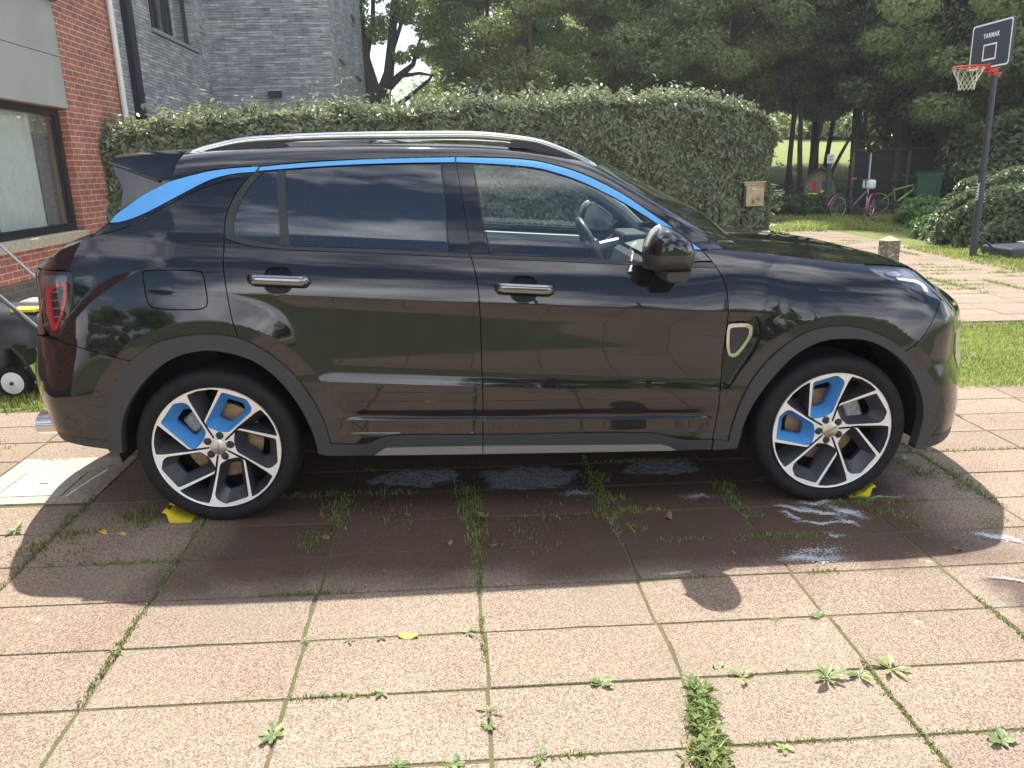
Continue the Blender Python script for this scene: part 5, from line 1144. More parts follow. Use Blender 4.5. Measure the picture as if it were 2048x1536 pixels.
# ============================================================ BUILDINGS (true vertical leans slightly against the sloping drive)
lz=Vector((-.0197,.0162,1)).normalized(); ly_=Vector((-.0179,1,0)); ly_=(ly_-lz*ly_.dot(lz)).normalized(); lx_=ly_.cross(lz)
LEAN=Matrix(((lx_.x,ly_.x,lz.x),(lx_.y,ly_.y,lz.y),(lx_.z,ly_.z,lz.z)))
def lean_empty(name,loc,rz=0.0):
    e=empty(name); e.matrix_world=Matrix.Translation(loc)@(LEAN@Matrix.Rotation(rz,3,'Z')).to_4x4(); return e
def brickmat(name,c1,c2,mort,bw,rh,ms,bumpd=.006,rough=.85,var=(.7,1.25),streak=None,soft=.1):
    m,t,p,o=newmat(name); uv=nd(t,'UVMap',uv_map='UVMap'); b=nd(t,'TexBrick'); t.links.new(uv.outputs[0],b.inputs['Vector'])
    b.inputs['Color1'].default_value=c1+(1,); b.inputs['Color2'].default_value=c2+(1,); b.inputs['Mortar'].default_value=mort+(1,); b.inputs['Scale'].default_value=1; b.inputs['Brick Width'].default_value=bw; b.inputs['Row Height'].default_value=rh; b.inputs['Mortar Size'].default_value=ms; b.inputs['Mortar Smooth'].default_value=soft; b.inputs['Bias'].default_value=0
    n=noise(t,uv.outputs[0],3,6,.65); r=ramp(t,n.outputs['Fac'],[(.3,(var[0],)*3),(.7,(var[1],)*3)]); mm=mixc(t,1,b.outputs['Color'],r.outputs[0],'MULTIPLY'); last=mm.outputs[2]
    n3=noise(t,uv.outputs[0],90,3); r3=ramp(t,n3.outputs['Fac'],[(.3,(.8,)*3),(.7,(1.15,)*3)]); m3=mixc(t,1,last,r3.outputs[0],'MULTIPLY'); last=m3.outputs[2]
    if streak:
        mp_=nd(t,'Mapping'); mp_.inputs['Scale'].default_value=(1/streak[0],1/rh,1); t.links.new(uv.outputs[0],mp_.inputs[0]); n4=noise(t,mp_.outputs[0],1.0,6,.75); r4=ramp(t,n4.outputs['Fac'],[(.42,(.72,.74,.80)),(.62,(1.35,1.35,1.3))]); m4=mixc(t,1,last,r4.outputs[0],'MULTIPLY'); last=m4.outputs[2]
    t.links.new(last,p.inputs['Base Color']); p.inputs['Roughness'].default_value=rough
    ad=nd(t,'Math',operation='MULTIPLY_ADD'); t.links.new(b.outputs['Fac'],ad.inputs[0]); ad.inputs[1].default_value=-1; t.links.new(n3.outputs['Fac'],ad.inputs[2]); bump(t,p,ad.outputs[0],.7,bumpd); return m
M_redbrick=brickmat('red_brick',(.42,.14,.09),(.32,.105,.075),(.55,.50,.41),.22,.0745,.0055)
M_greybrick=brickmat('long_grey_brick',(.26,.27,.285),(.42,.43,.44),(.07,.073,.078),.5,.0535,.0035,streak=(.35,))
M_plinth=brickmat('dark_plinth_brick',(.12,.10,.085),(.09,.08,.07),(.16,.15,.13),.22,.0745,.006)
M_panel=simple('grey_cladding_panel',(.37,.38,.355),.5,var=.10,scale=1.3)
M_anth=simple('anthracite_frame',(.012,.014,.018),.35)
M_stone=simple('blue_stone_sill',(.40,.36,.27),.85,var=.2,scale=20,bmp=.3)
M_greystone=simple('grey_stone_sill',(.24,.245,.24),.8,var=.15,scale=20,bmp=.2)
M_pane=glassmat('house_glass',(.94,.96,.95),.07)
rh=lean_empty('brick_house',(-3.8,6,0)); tag(rh,'red brick house with grey cladding panels and a big blinded window at the left edge','house')
def part(b,name,mat,par,uv=True,smooth=False): return b.obj(name,mat,par,smooth,uvbox=uv)
b=MB(); b.box(-.35,0,-9,1.62,.25,.569); b.box(-.35,0,1.622,3.50,.25,6.2); b.box(-.35,-.02,-9,1.622,3.45,6.2); b.box(-.35,0,-9,-3.2,.569,3.45); b.box(-6,-.35,3.2,3.50,.25,6.2); b.box(-.35,-.03,-3.2,1.62,2.19,3.45)
part(b,'wall',M_redbrick,rh); b=MB(); b.box(-.35,-.004,-9,3.496,-.5,.25); part(b,'plinth',M_plinth,rh)
b=MB(); b.bbox(-.03,.022,-3.2,1.636,2.803,3.44,.004); b.bbox(-.03,.022,-3.2,1.636,2.192,2.795,.004); b.box(-.05,.09,-3.2,1.66,3.44,3.52,1)
part(b,'cladding_panel',[M_panel,M_anth],rh,False)
b=MB(); b.bbox(-.20,.055,-3.2,1.60,.572,.688,.008); part(b,'window_sill',M_stone,rh,False)
wf=MB(); 
for y0,y1,z0,z1 in ((1.52,1.618,.69,2.19),(-3.2,1.52,.69,.785),(-3.2,1.52,2.10,2.19),(-.33,-.22,.785,2.10)): wf.box(-.17,-.10,y0,y1,z0,z1)
wf.box(-.155,-.125,1.49,1.52,.785,2.10); wo=part(wf,'window',M_anth,rh,False)
b=MB(); b.box(-.145,-.139,-3.2,1.52,.785,2.10); part(b,'pane',M_pane,wo,False)
b=MB()
M_blind=simple('vertical_blind_fabric',(.84,.88,.86),.7,var=.05,scale=4)
for k in range(53):
    y=-3.1+k*.085; a=R(26+20*(-1)**k+6*math.sin(k*1.3)); dx,dy=.044*math.sin(a),.0435*math.cos(a); sw=.008*math.sin(k*1.7)
    if y<1.28: b.add([(-.30-dx,y-dy,.75),(-.30+dx,y+dy,.75),(-.30+dx+sw,y+dy,2.12),(-.30-dx+sw,y-dy,2.12)],[(0,1,2,3)])
b.box(-1.2,-1.15,-3.3,1.7,.5,2.3,1); b.box(-1.2,-.3,-3.3,1.7,.5,.52,1)
part(b,'blinds',[M_blind,M_dark],wo,False)
b=MB(); b.box(-.36,-.172,1.596,1.6215,.60,2.25); b.box(-.36,-.172,-3.2,1.596,.571,.60); part(b,'reveal_lining',simple('white_reveal',(.55,.56,.55),.7),wo,False)
b=MB(); n=18; cv=[]
for k in range(n+1): cv.append((-.27+.018*math.sin(k*1.9),1.22+k*.022))
b.add([(x,y,.79) for x,y in cv]+[(x,y,2.12) for x,y in cv],[(k,k+1,n+2+k,n+1+k) for k in range(n)]); part(b,'curtain',simple('mauve_curtain',(.30,.26,.28),.8),wo,False)
b=MB(); b.tube([(.055,3.44,-.1),(.055,3.44,6.2)],.041,16); 
for z in (1.3,3.0): b.tube([(.055,3.44,z),(.055,3.44,z+.02)],.048,16); b.box(-.01,.05,3.43,3.45,z,z+.02)
part(b,'downpipe',simple('white_downpipe',(.70,.70,.68),.35,var=.05),rh,False,True)
gh=lean_empty('grey_brick_house',(-3.8,6,0)); tag(gh,'modern house of long thin grey bricks with narrow slit windows behind the hedge','house')
X0=-.1; YI=8.955; X1=2.45; YE=16.2; T=.35
b=MB()
# left face with window opening y 5.60..8.15, z 3.76..5.6
for y0,y1,z0,z1 in ((3.56,5.60,-.5,8),(8.08,YI+T,-.5,8),(5.60,8.08,-.5,3.70),(5.60,8.08,5.7,8)): b.box(X0-T,X0,y0,y1,z0,z1)
b.box(X0-4,X0-T,3.56,3.86,-.5,8)
b.box(X0,X1,YI,YI+T,-.5,8)
for y0,y1,z0,z1 in ((YI+T,10.10,-.5,8),(10.10,10.95,-.5,3.78),(10.10,10.95,6.1,8),(10.95,13.60,-.5,8),(13.60,14.75,-.5,3.80),(13.60,14.75,5.36,8),(14.75,YE,-.5,8)): b.box(X1-T,X1,y0,y1,z0,z1)
b.box(X1-6,X1-T,YE-T,YE,-.5,8)
part(b,'wall',M_greybrick,gh)
def slit(y0,y1,z0,z1,x=X1,dep=.22,mull=False):
    f=MB(); xa,xb=x-dep-.06,x-dep
    for a0,a1,c0,c1 in ((y0,y0+.06,z0,z1),(y1-.06,y1,z0,z1),(y0+.06,y1-.06,z0,z0+.06),(y0+.06,y1-.06,z1-.06,z1)): f.box(xa,xb,a0,a1,c0,c1)
    if mull: 
        for q in (.16,.27,.50,.56): f.box(xa-.02,xb+.01,y0+(y1-y0)*q,y0+(y1-y0)*q+.10,z0+.06,z1-.06)
    wo=part(f,'window',M_anth,gh,False); g=MB(); g.box(xa+.02,xa+.026,y0+.05,y1-.05,z0+.05,z1-.05); part(g,'pane',M_pane,wo,False); g=MB(); g.box(xa-.5,xa-.45,y0-.2,y1+.2,z0-.2,z1+.2); part(g,'dark_room',M_dark,wo,False)
    s=MB(); s.bbox(x-dep,x+.05,y0-.04,y1+.14,z0-.065,z0-.003,.006); part(s,'sill',M_greystone,wo,False)
slit(5.60,8.08,3.765,5.70,X0,.12,True); slit(10.10,10.95,3.85,6.10); slit(13.60,14.75,3.87,5.36)
b=MB(); b.box(X0,X0+.10,4.28,4.52,-.3,8)
for z in (2.6,4.1): b.box(X0,X0+.115,4.26,4.54,z,z+.03)
part(b,'downpipe',M_anth,gh,False)
b=MB(); b.box(1.06,1.34,YI-.10,YI,2.905,3.03); b.box(1.07,1.33,YI-.105,YI-.02,3.035,3.05,1); part(b,'wall_lamp',[M_anth,M_silver],gh,False)
b=MB(); b.add([(X1-.0,YE-1.2,2.65),(X1+.7,YE-1.2,2.55),(X1+.7,YE,2.55),(X1,YE,2.65)],[(0,1,2,3)]); b.prism([(X1,2.60),(X1+.8,2.48),(X1+.8,2.54),(X1,2.70)],YE-1.0,YE-.1); part(b,'lean_to_roof',M_anth,gh,False)
# ============================================================ HEDGE
M_hedge=leafmat('laurel_leaves',(.05,.088,.036),(.26,.30,.165),.32,.32,1.0)
M_core=simple('dark_twigs',(.018,.016,.010),.9)
A0=np.array([-3.9,8.4]); B0=np.array([7.4,12.6]); HL=np.linalg.norm(B0-A0); hd_=(B0-A0)/HL; hn=np.array([hd_[1],-hd_[0]])   # hn: towards the camera
def htop(s): return np.interp(s,[0,.45,1.4,2.5,4,5.2,6.1,7.0,7.9,9.9,10.8,11.5,12.05],[1.88,1.98,2.10,2.20,2.27,2.36,2.40,2.46,2.55,2.58,2.55,2.42,1.9])-.05
HW=1.25
def hpt(s,d,z): return np.stack([A0[0]+hd_[0]*s-hn[0]*d,A0[1]+hd_[1]*s-hn[1]*d,z+0*s],-1)
def lump(s,z): return .07*pnoise(s,z*1.2,2.2,31)*.5+.04*pnoise(s,z,6,32)*.5
parts_=[]
n=52000; s=rng.uniform(-.05,12.0,n); z=rng.uniform(-.02,1,n)**.9*htop(s); edge=np.clip((z-htop(s)+.30)/.30,0,1)
dep=rng.uniform(0,.16,n)-lump(s,z)+edge**2*.20
# round right-hand end
re=np.clip((s-11.5)/.6,0,1); dep=dep+re**2*.5
N=np.stack([hn[0]+0*s,hn[1]+0*s,.30+0*s+edge*1.0],-1)+rng.normal(0,.42,(n,3)); N[:,2]+=.1
parts_.append(leaves(hpt(s,dep,z),N,.115,.52,.3,.15,up=(0,0,-.5)))
n=26000; s=rng.uniform(-.05,12.05,n); d=rng.uniform(0.05,HW,n); z=htop(s)-.05+rng.exponential(.045,n)*(1+.6*pnoise(s,d,3,41).clip(-.8,2))-.10*np.exp(-((d-.0)/.12)**2)+.05*pnoise(s,d,1.6,42)*.5
N=np.stack([hn[0]*.25+0*s,hn[1]*.25+0*s,1+0*s],-1)+rng.normal(0,.55,(n,3)); parts_.append(leaves(hpt(s,d,z),N,.105,.48,.35,.05,up=(0,0,.8)))
n=9000; d=rng.uniform(0,HW,n); z=rng.uniform(0,1,n)*2.35; s=12.0+rng.uniform(-.14,.03,n)+lump(d*2,z)-(np.abs(d-HW/2)/(HW/2))**3*.25-.35*np.clip((z-2.0)/.4,0,1)
N=np.stack([hd_[0]+0*s,hd_[1]+0*s,.3+0*s],-1)+rng.normal(0,.45,(n,3)); parts_.append(leaves(hpt(s,d,z),N,.095,.5,.3,.15,up=(0,0,-.4)))
# shoots standing out of the top
for k in range(330):
    ss=rng.uniform(0,11.8); dd=rng.uniform(.05,HW); h0=float(htop(ss)); L_n=rng.uniform(.08,.26)*(1.6 if rng.uniform()<.06 else 1); m=int(L_n*75)
    t=rng.uniform(0,1,m); base=hpt(np.full(m,ss),np.full(m,dd),h0-.03+t*L_n)+rng.normal(0,.012,(m,3)); an=rng.uniform(0,6.28,m)
    N=np.stack([np.cos(an),np.sin(an),.7+0*an],-1)+rng.normal(0,.3,(m,3)); parts_.append(leaves(base+np.stack([np.cos(an),np.sin(an),0*an],-1)*.025,N,.075,.45,.3,0,up=(0,0,1.2)))
for k in range(40):
    zz=rng.uniform(.2,2.2); m=14; base=hpt(np.full(m,12.05)+rng.uniform(0,.22,m),np.full(m,rng.uniform(.1,1)),zz+rng.normal(0,.03,m)); parts_.append(leaves(base,rng.normal(0,.5,(m,3))+[0,0,1],.085,.5,.3,.05,up=(1,0,.4)))
V,F,A_=merge(parts_); hedge=link('hedge',fastmesh('hedge',V,F,A_),M_hedge); tag(hedge,'long clipped laurel hedge running behind the whole car','hedge')
b=MB(); pr=[]; ss=np.linspace(0.02,11.75,30)
for q in ss:
    h_=float(htop(q))-.16; e=.35*max(0,(q-11.3)/.45)**2
    for d_,z_ in ((.17+e,0),(.17+e,h_-.25),(.35+e,h_),(HW-.2,h_),(HW-.05,0)): pt=hpt(np.array([q]),np.array([d_]),np.array([z_]))[0]; pr.append(tuple(pt))
b.add(pr,[(i*5+j,i*5+j+1,(i+1)*5+j+1,(i+1)*5+j) for i in range(29) for j in range(4)]+[(0,1,2,3,4),tuple(29*5+k for k in range(5))[::-1]]); b.obj('inner_twigs',M_core,hedge)
# laurel bush on the right, young sapling over the hedge, nettles
def shrub(name,lab,cat_,c,r,n,size,mat,flat=1.0,shell=.75,asp=.5,group=None,core=True,seed=0,trans=None):
    u=rng.normal(size=(n,3)); u/=np.linalg.norm(u,axis=1)[:,None]; u[:,2]=np.abs(u[:,2])*1.0 if flat else u[:,2]
    rad=shell+(1-shell)*rng.uniform(0,1,n)**.5; lm=1+.13*pnoise(u[:,0]*3+seed,u[:,2]*3+u[:,1]*3,1.6,seed+50)*.6
    e=np.sign(u)*np.abs(u)**.8; P_=e*(rad*lm)[:,None]*np.array(r)+np.array(c); N=u*np.array([1,1,.8])+rng.normal(0,.45,(n,3)); N[:,2]+=.35
    V,F,A_=leaves(P_,N,size,asp,.3,.1); o=link(name,fastmesh(name,V,F,A_),mat); tag(o,lab,cat_,group)
    if core:
        bm=bmesh.new(); bmesh.ops.create_icosphere(bm,subdivisions=3,radius=1)
        for v in bm.verts: v.co=Vector((c[0]+v.co.x*r[0]*.66,c[1]+v.co.y*r[1]*.66,max(c[2]-.0+v.co.z*r[2]*.72,.01)))
        me=bpy.data.meshes.new('inner_twigs'); bm.to_mesh(me); bm.free(); link('inner_twigs',me,M_core,o)
    return o
shrub('laurel_bush','broad laurel bush behind the foot of the basketball hoop','bush',(11.1,10.35,.05),(1.95,.95,1.16),15000,.115,leafmat('bush_leaves',(.035,.068,.024),(.15,.20,.085),.42,.28,.6),seed=1)
M_nettle=leafmat('nettle_leaves',(.05,.12,.025),(.16,.28,.07),.5,.35)
shrub('nettle_clump','bright green nettle clump in front of the green bin','plant',(11.35,13.9,0),(.85,.7,.62),2600,.12,M_nettle,seed=3,shell=.5,asp=.6,core=False)
shrub('nettle_clump','low nettle clump left of the laurel bush','plant',(10.1,11.3,0),(.6,.5,.45),1600,.10,M_nettle,seed=4,shell=.4,asp=.6,core=False)
shrub('ivy_patch','dark low ivy mound beside the yellow toy','plant',(10.1,17.6,0),(1.3,1.1,.55),5200,.11,leafmat('ivy_leaves',(.022,.045,.014),(.06,.10,.03),.45,.2),seed=5,shell=.4,core=False)
# sapling poking up behind the hedge
b=MB(); M_bark=simple('grey_brown_bark',(.10,.085,.065),.9,var=.35,scale=12,bmp=.8); M_barkdk=simple('dark_bark',(.038,.032,.026),.95,var=.35,scale=12,bmp=.9)
sp_=empty('sapling',(.70,11.6,0)); tag(sp_,'bright yellow-green sapling rising behind the hedge near the middle','tree')
b.tube([(0,0,0),(.02,0,1.5),(.05,0,2.5),(-.02,.0,2.95)],[.02,.018,.012,.004],6); b.tube([(.05,0,2.3),(.35,0,2.8)],[.01,.003],5); b.tube([(.02,0,2.2),(-.35,0,2.65)],[.01,.003],5); b.obj('trunk',M_bark,sp_,True)
Lp=[]
for (x0,z0,x1,z1,m) in ((.0,2.2,-.02,3.0,95),(.05,2.2,.36,2.68,80),(0,2.1,-.36,2.58,80),(.05,2.2,.15,2.6,60),(-.3,2.2,.45,2.4,120)):
    t=rng.uniform(0,1,m); Lp.append(np.stack([x0+(x1-x0)*t+rng.normal(0,.05,m),rng.normal(0,.06,m),z0+(z1-z0)*t+rng.normal(0,.03,m)],-1))
Lp=np.concatenate(Lp); V,F,A_=leaves(Lp,rng.normal(0,.6,(len(Lp),3))+[0,-.2,.8],.10,.6,.3,.1); link('crown',fastmesh('crown',V,F,A_),leafmat('lime_leaves',(.10,.17,.03),(.27,.36,.09),.45,.4),sp_)
# mailbox in the hedge
mb=lean_empty('mailbox',(6.75,12.33,.55),R(20)); tag(mb,'weathered wooden mailbox let into the right end of the hedge','mailbox')
M_wood=simple('pale_weathered_wood',(.42,.33,.20),.8,var=.2,scale=8,bmp=.3)
b=MB(); b.bbox(-.24,.24,-.02,.22,0,.46,.01); b.obj('box',M_matte,mb); b=MB(); b.bbox(-.19,.215,-.032,-.018,.02,.41,.004); b.obj('door',M_wood,mb)
b=MB(); b.bbox(-.27,.27,-.06,.24,.46,.485,.006); b.bbox(.215,.245,-.036,-.018,.0,.46,.003); b.bbox(-.245,.245,-.036,-.018,.415,.46,.003); b.obj('lid',M_wood,mb); b=MB(); b.box(-.06,.10,-.0345,-.032,.335,.355); b.box(.13,.19,-.0345,-.032,.37,.385,1); b.obj('name_plate',[simple('cream_plate',(.7,.66,.5),.6),M_brownleaf],mb)
# ============================================================ TREES
M_woodleaf=leafmat('woodland_leaves',(.095,.14,.050),(.33,.40,.155),.33,.52,1.0)
M_darkleaf=leafmat('shaded_leaves',(.07,.11,.045),(.27,.33,.14),.36,.52,.9)
M_paleleaf=leafmat('pale_woodland_leaves',(.11,.15,.055),(.36,.42,.18),.33,.48,1.0)
def crownmesh(seed,r,nc,per,size,cr_=(.55,1.0),low=0.0,hollow=.55):
    g=np.random.default_rng(seed); C_=[]
    while len(C_)<nc:
        u=g.normal(size=3); u/=np.linalg.norm(u); q=hollow+(1-hollow)*g.uniform()**.6; C_.append(u*q*np.array(r))
    C_=np.array(C_); Ps=[];Ns=[];Cr=[]
    for c in C_:
        rr=g.uniform(*cr_); m=int(per*rr*rr/.6); u=g.normal(size=(m,3)); u/=np.linalg.norm(u,axis=1)[:,None]; k=g.uniform(.35,1,m)**.6
        Ps.append(c+u*(k*rr)[:,None]*np.array([1.15,1.15,.62])); Ns.append(u*.7+g.normal(0,.5,(m,3))+[0,0,.55]); Cr.append(np.full(m,g.uniform()))
    P_=np.concatenate(Ps); N=np.concatenate(Ns); V,F,A_=leaves(P_,N,size,.55,.25,.1); A_=A_*.4+np.repeat(np.concatenate(Cr),4)*.75-.08; return fastmesh('crown',V,F,A_)
CR=[crownmesh(11,(2.5,2.5,3.6),72,560,.14,(.45,.92)),crownmesh(12,(3.0,2.6,3.2),76,560,.14,(.45,.92)),crownmesh(13,(2.2,2.2,4.4),68,540,.13,(.4,.85)),crownmesh(14,(3.2,3.0,2.6),68,560,.15,(.45,.95))]
CRM={}
def crown_of(i,mat):
    k=(i,mat.name)
    if k not in CRM: me=CR[i].copy(); me.materials.clear(); me.materials.append(mat); CRM[k]=me
    return CRM[k]
def trunkmesh(h,r,bend,seed,limbs=6,spread=1.6):
    g=np.random.default_rng(seed); b=MB(); pts=[(bend*math.sin(t*2.2)*t+.04*math.sin(9*t+seed),.06*math.sin(5*t+seed),t*h) for t in np.linspace(0,1,9)]
    b.tube(pts,[r*(1.25 if i==0 else 1-.075*i) for i in range(9)],9)
    for k in range(limbs):
        t=.38+.55*k/limbs; i=int(t*8); p0=Vector(pts[i]); a=g.uniform(0,6.28); l=spread*g.uniform(.6,1.1); 
        b.tube([p0,p0+Vector((math.cos(a)*l*.45,math.sin(a)*l*.45,l*.45)),p0+Vector((math.cos(a)*l,math.sin(a)*l,l*.95))],[r*.45,r*.3,r*.1],6)
    return b.mesh('trunk',True)
TR=[trunkmesh(9,.14,.25,3),trunkmesh(9,.11,-.35,4),trunkmesh(8,.17,.5,5),trunkmesh(7,.09,.7,6,4)]
ORD=['first','second','third','fourth','fifth','sixth','seventh','eighth','ninth','tenth','eleventh','twelfth','thirteenth']
def tree(x,y,ci,ti,sc,zc,mat,lab,name='tree',bark=None,grp=None,rot=None,trunk=True,szz=1.0):
    z0=float(hgt(np.array(x),np.array(y)))
    e=empty(name,(x,y,z0)); e.rotation_euler.z=rng.uniform(0,6.28) if rot is None else rot; tag(e,lab,'tree',grp)
    c=link('crown',crown_of(ci,mat),None,e); c.location=(0,0,zc); c.scale=(sc,sc,sc*szz)
    if trunk:
        me=TR[ti].copy() if not TR[ti].materials else TR[ti]
        k=('t%d'%ti,(bark or M_bark).name)
        if k not in CRM: m_=TR[ti].copy(); m_.materials.clear(); m_.materials.append(bark or M_bark); CRM[k]=m_
        t=link('trunk',CRM[k],None,e)
    return e
front=[(.9,26,2,1,.62,7.6,M_woodleaf),(2.0,24.5,0,1,.72,5.6,M_woodleaf),(3.4,22.5,2,0,.85,6.6,M_paleleaf),(5.3,23.5,0,1,.95,6.0,M_woodleaf),(7.2,22.3,1,0,.85,5.6,M_woodleaf),(8.8,21.2,0,1,.85,5.8,M_paleleaf),(10.4,22.0,2,3,.85,6.6,M_woodleaf),(11.9,22.4,1,3,.8,6.0,M_darkleaf),(13.3,21.8,1,2,.95,5.4,M_darkleaf),(15.6,21.0,3,0,1.0,5.0,M_darkleaf),(18.2,20.5,1,0,1.1,4.8,M_woodleaf)]
for i,(x,y,ci,ti,sc,zc,mt) in enumerate(front): tree(x,y,ci,ti,sc,zc,mt,'leafy woodland tree in the front row behind the hedge, %s from the left'%ORD[i],grp='front row of woodland trees')
back=[(2.2,29.5,3,0,.9,3.8),(4.6,28.5,3,1,1.0,3.6),(8.6,27.5,1,0,1.15,6.8),(11.2,31,3,3,1.2,6.6),(14.3,27,1,2,1.2,6.0),(17.2,26.5,3,0,1.3,5.5),(21,24,1,0,1.4,5.0)]
for i,(x,y,ci,ti,sc,zc) in enumerate(back): tree(x,y,ci,ti,sc,zc,M_darkleaf,'dark leafy tree in the back row of the wood, %s from the left'%ORD[i],grp='back row of woodland trees')
back2=[(7.2,36,3,0,1.4,7.5),(12.8,33,1,0,1.4,8.0),(18.5,32,1,0,1.6,8),(23,29,3,0,1.6,7)]
for i,(x,y,ci,ti,sc,zc) in enumerate(back2): tree(x,y,ci,int(ti),sc,zc,M_darkleaf,'tall tree closing the skyline at the back of the wood, %s from the left'%ORD[i],grp='skyline trees of the wood')
tree(14.2,18.6,1,2,.86,4.7,M_woodleaf,'big overhanging tree whose leaves hang over the wooden screen','tree',M_barkdk)
tree(17.0,16.2,3,2,.95,4.0,M_woodleaf,'big leafy tree filling the right edge behind the basketball backboard','tree',M_barkdk)
tree(18.5,12.6,1,2,.8,3.6,M_woodleaf,'dark tree at the right edge beside the laurel bush','tree',M_barkdk)
for (x,y,z,ci,sc) in [(11.4,22.2,11.8,0,1.2),(14.3,20.6,11.0,3,1.3),(17.4,19.5,10.5,1,1.3),(13.6,19.9,8.2,1,.75)]:
    tree(x,y,ci,3 if x<12 else 2,sc,z,M_woodleaf,'high crown of a tall tree reaching above the picture at x %d'%x if 0 else {8:'tall tree behind the right end of the hedge, its high crown above the picture',11:'tall tree above the meadow gap with its crown high over the screen' if y>20 else 'x',13:'slender tree just behind the wooden screen with a high crown',14:'tall tree right behind the wooden screen with a high crown',17:'tall tree at the far right with a high crown',5:'tall tree behind the middle of the hedge with a high crown'}[int(x)],'tree',M_barkdk)
for (x,y,zc,ci,sx) in [(10.9,23.2,4.35,3,.62),(12.6,23.0,4.1,1,.62),(13.6,24.6,4.4,3,.75),(9.4,23.6,3.9,3,.6)]:
    tree(x,y,ci,3,sx,zc,M_woodleaf,{10:'small low-hanging tree over the left of the meadow gap',12:'small low-hanging tree over the right of the meadow gap',13:'small tree behind the wooden screen',9:'small tree just behind the right end of the hedge'}[int(x)],'tree',M_barkdk)
for i,(x,y) in enumerate([(14,52),(20,52),(26,50),(33,50),(8,54),(40,48)]):
    shrub('bush','distant bush in the hedgerow on top of the meadow, %s'%ORD[i],'bush',(x,y,float(hgt(np.array(x),np.array(y)))),(4,2.5,2.4),3500,.34,M_woodleaf,seed=80+i,group='hedgerow bushes beyond the meadow')
# low understory so that the wood is closed near the ground
for i,(x,y,rx,rz_,lb) in enumerate([(-2.0,38,4.5,5.0,'round bushy tree far away, seen in the gap beside the oak'),(2.4,26,2.2,2.2,'dark undergrowth bush behind the hedge, leftmost'),(6.2,25.4,2.2,2.0,'dark undergrowth bush behind the middle of the hedge'),(9.0,25.6,1.3,2.2,'dark undergrowth bush behind the right half of the hedge'),(16.5,23.4,2.4,2.4,'dark undergrowth bush behind the wooden screen'),(15.3,16.6,1.9,2.3,'dark leafy undergrowth right of the green bin')]):
    shrub('bush',lb,'bush',(x,y,float(hgt(np.array(x),np.array(y)))+.3),(rx,1.6,rz_),5200,.17,M_darkleaf if i else M_woodleaf,seed=60+i,group='undergrowth bushes' if i else None)
# the old oak
ok=empty('oak_tree',(-1.55,24.0,0)); tag(ok,'old oak with a thick forked dark trunk beside the grey house','tree')
b=MB(); T0=[(0,0,-.2),(.02,0,1.5),(.03,0,2.6),(.06,0,3.6)]; b.tube(T0,[.46,.38,.36,.42],14)
for pts,rs in (([(-.05,0,3.3),(-.35,0,4.5),(-.5,.1,6.2),(-.4,0,9)],[.27,.22,.17,.08]),([(.12,0,3.3),(.42,0,4.1),(.55,0,5.0),(.75,.1,6.6),(.6,0,9)],[.24,.17,.14,.11,.05]),([(.2,0,3.5),(.75,0,4.0),(1.2,0,4.35),(1.55,0,5.4)],[.16,.12,.08,.03]),([(.1,0,2.5),(.45,-.1,3.0),(1.0,-.1,3.35),(1.7,0,3.9),(2.1,0,4.6)],[.13,.10,.07,.05,.02]),([(.75,0,4.0),(1.4,.1,4.1),(2.0,.1,4.0)],[.07,.05,.02]),([(-.05,0,3.0),(-.5,0,3.6),(-.8,0,4.6)],[.15,.11,.05]),([(.50,0,4.6),(.9,0,5.6),(1.3,0,6.6)],[.08,.06,.02]),([(-.3,0,4.4),(.0,0,5.6),(.1,.1,7.4)],[.10,.08,.03])): b.tube(pts,rs,9)
b.obj('trunk',M_barkdk,ok,True)
Ps=[]
for cx_,cz_,rx_,rz_,m in [(-.9,5.9,.8,.6,1500),(-.2,6.9,1.2,.8,2800),(1.2,6.9,1.3,.7,3000),(2.5,6.4,.9,.6,1800),(-.95,4.9,.45,.5,700),(.15,5.4,.45,.5,700),(1.0,5.9,.6,.4,900),(1.9,5.4,.7,.4,1000),(2.2,4.7,.5,.35,700),(1.4,4.75,.4,.22,350),(2.4,3.9,.5,.6,800),(-.6,3.9,.3,.4,350),(-.35,3.1,.3,.3,260),(0,8.2,3.2,1.0,6000),(.8,4.55,.35,.2,260),(-.7,2.4,.35,.6,500)]:
    u=rng.normal(size=(m,3)); u/=np.linalg.norm(u,axis=1)[:,None]; k=rng.uniform(0,1,m)**.4; Ps.append(np.stack([cx_+u[:,0]*rx_*k,u[:,1]*rx_*k*1.1,cz_+u[:,2]*rz_*k],-1))
P_=np.concatenate(Ps); V,F,A_=leaves(P_,rng.normal(0,.6,(len(P_),3))+[0,0,.6],.13,.6,.25,.1); link('crown',fastmesh('crown',V,F,A_),M_woodleaf,ok)
# thin stems in front of the meadow gap
for i,(x,pts,lb) in enumerate([(11.3,[(0,0,0),(-.15,0,.8),(-.25,0,1.6),(-.1,0,3)],'thin dark stem left in the meadow gap'),(11.75,[(0,0,0),(.05,0,1),(.2,0,2.2),(.3,0,3.2)],'thin dark stem in the middle of the meadow gap'),(12.1,[(0,0,0),(.2,0,.7),(.55,0,1.5),(1.1,0,2.6)],'leaning dark stem right in the meadow gap')]):
    o=empty('young_tree',(x,21.4,0)); b=MB(); b.tube(pts,[.07,.06,.05,.03],7); b.obj('trunk',M_barkdk,o,True); tag(o,lb,'tree','thin stems in front of the meadow')
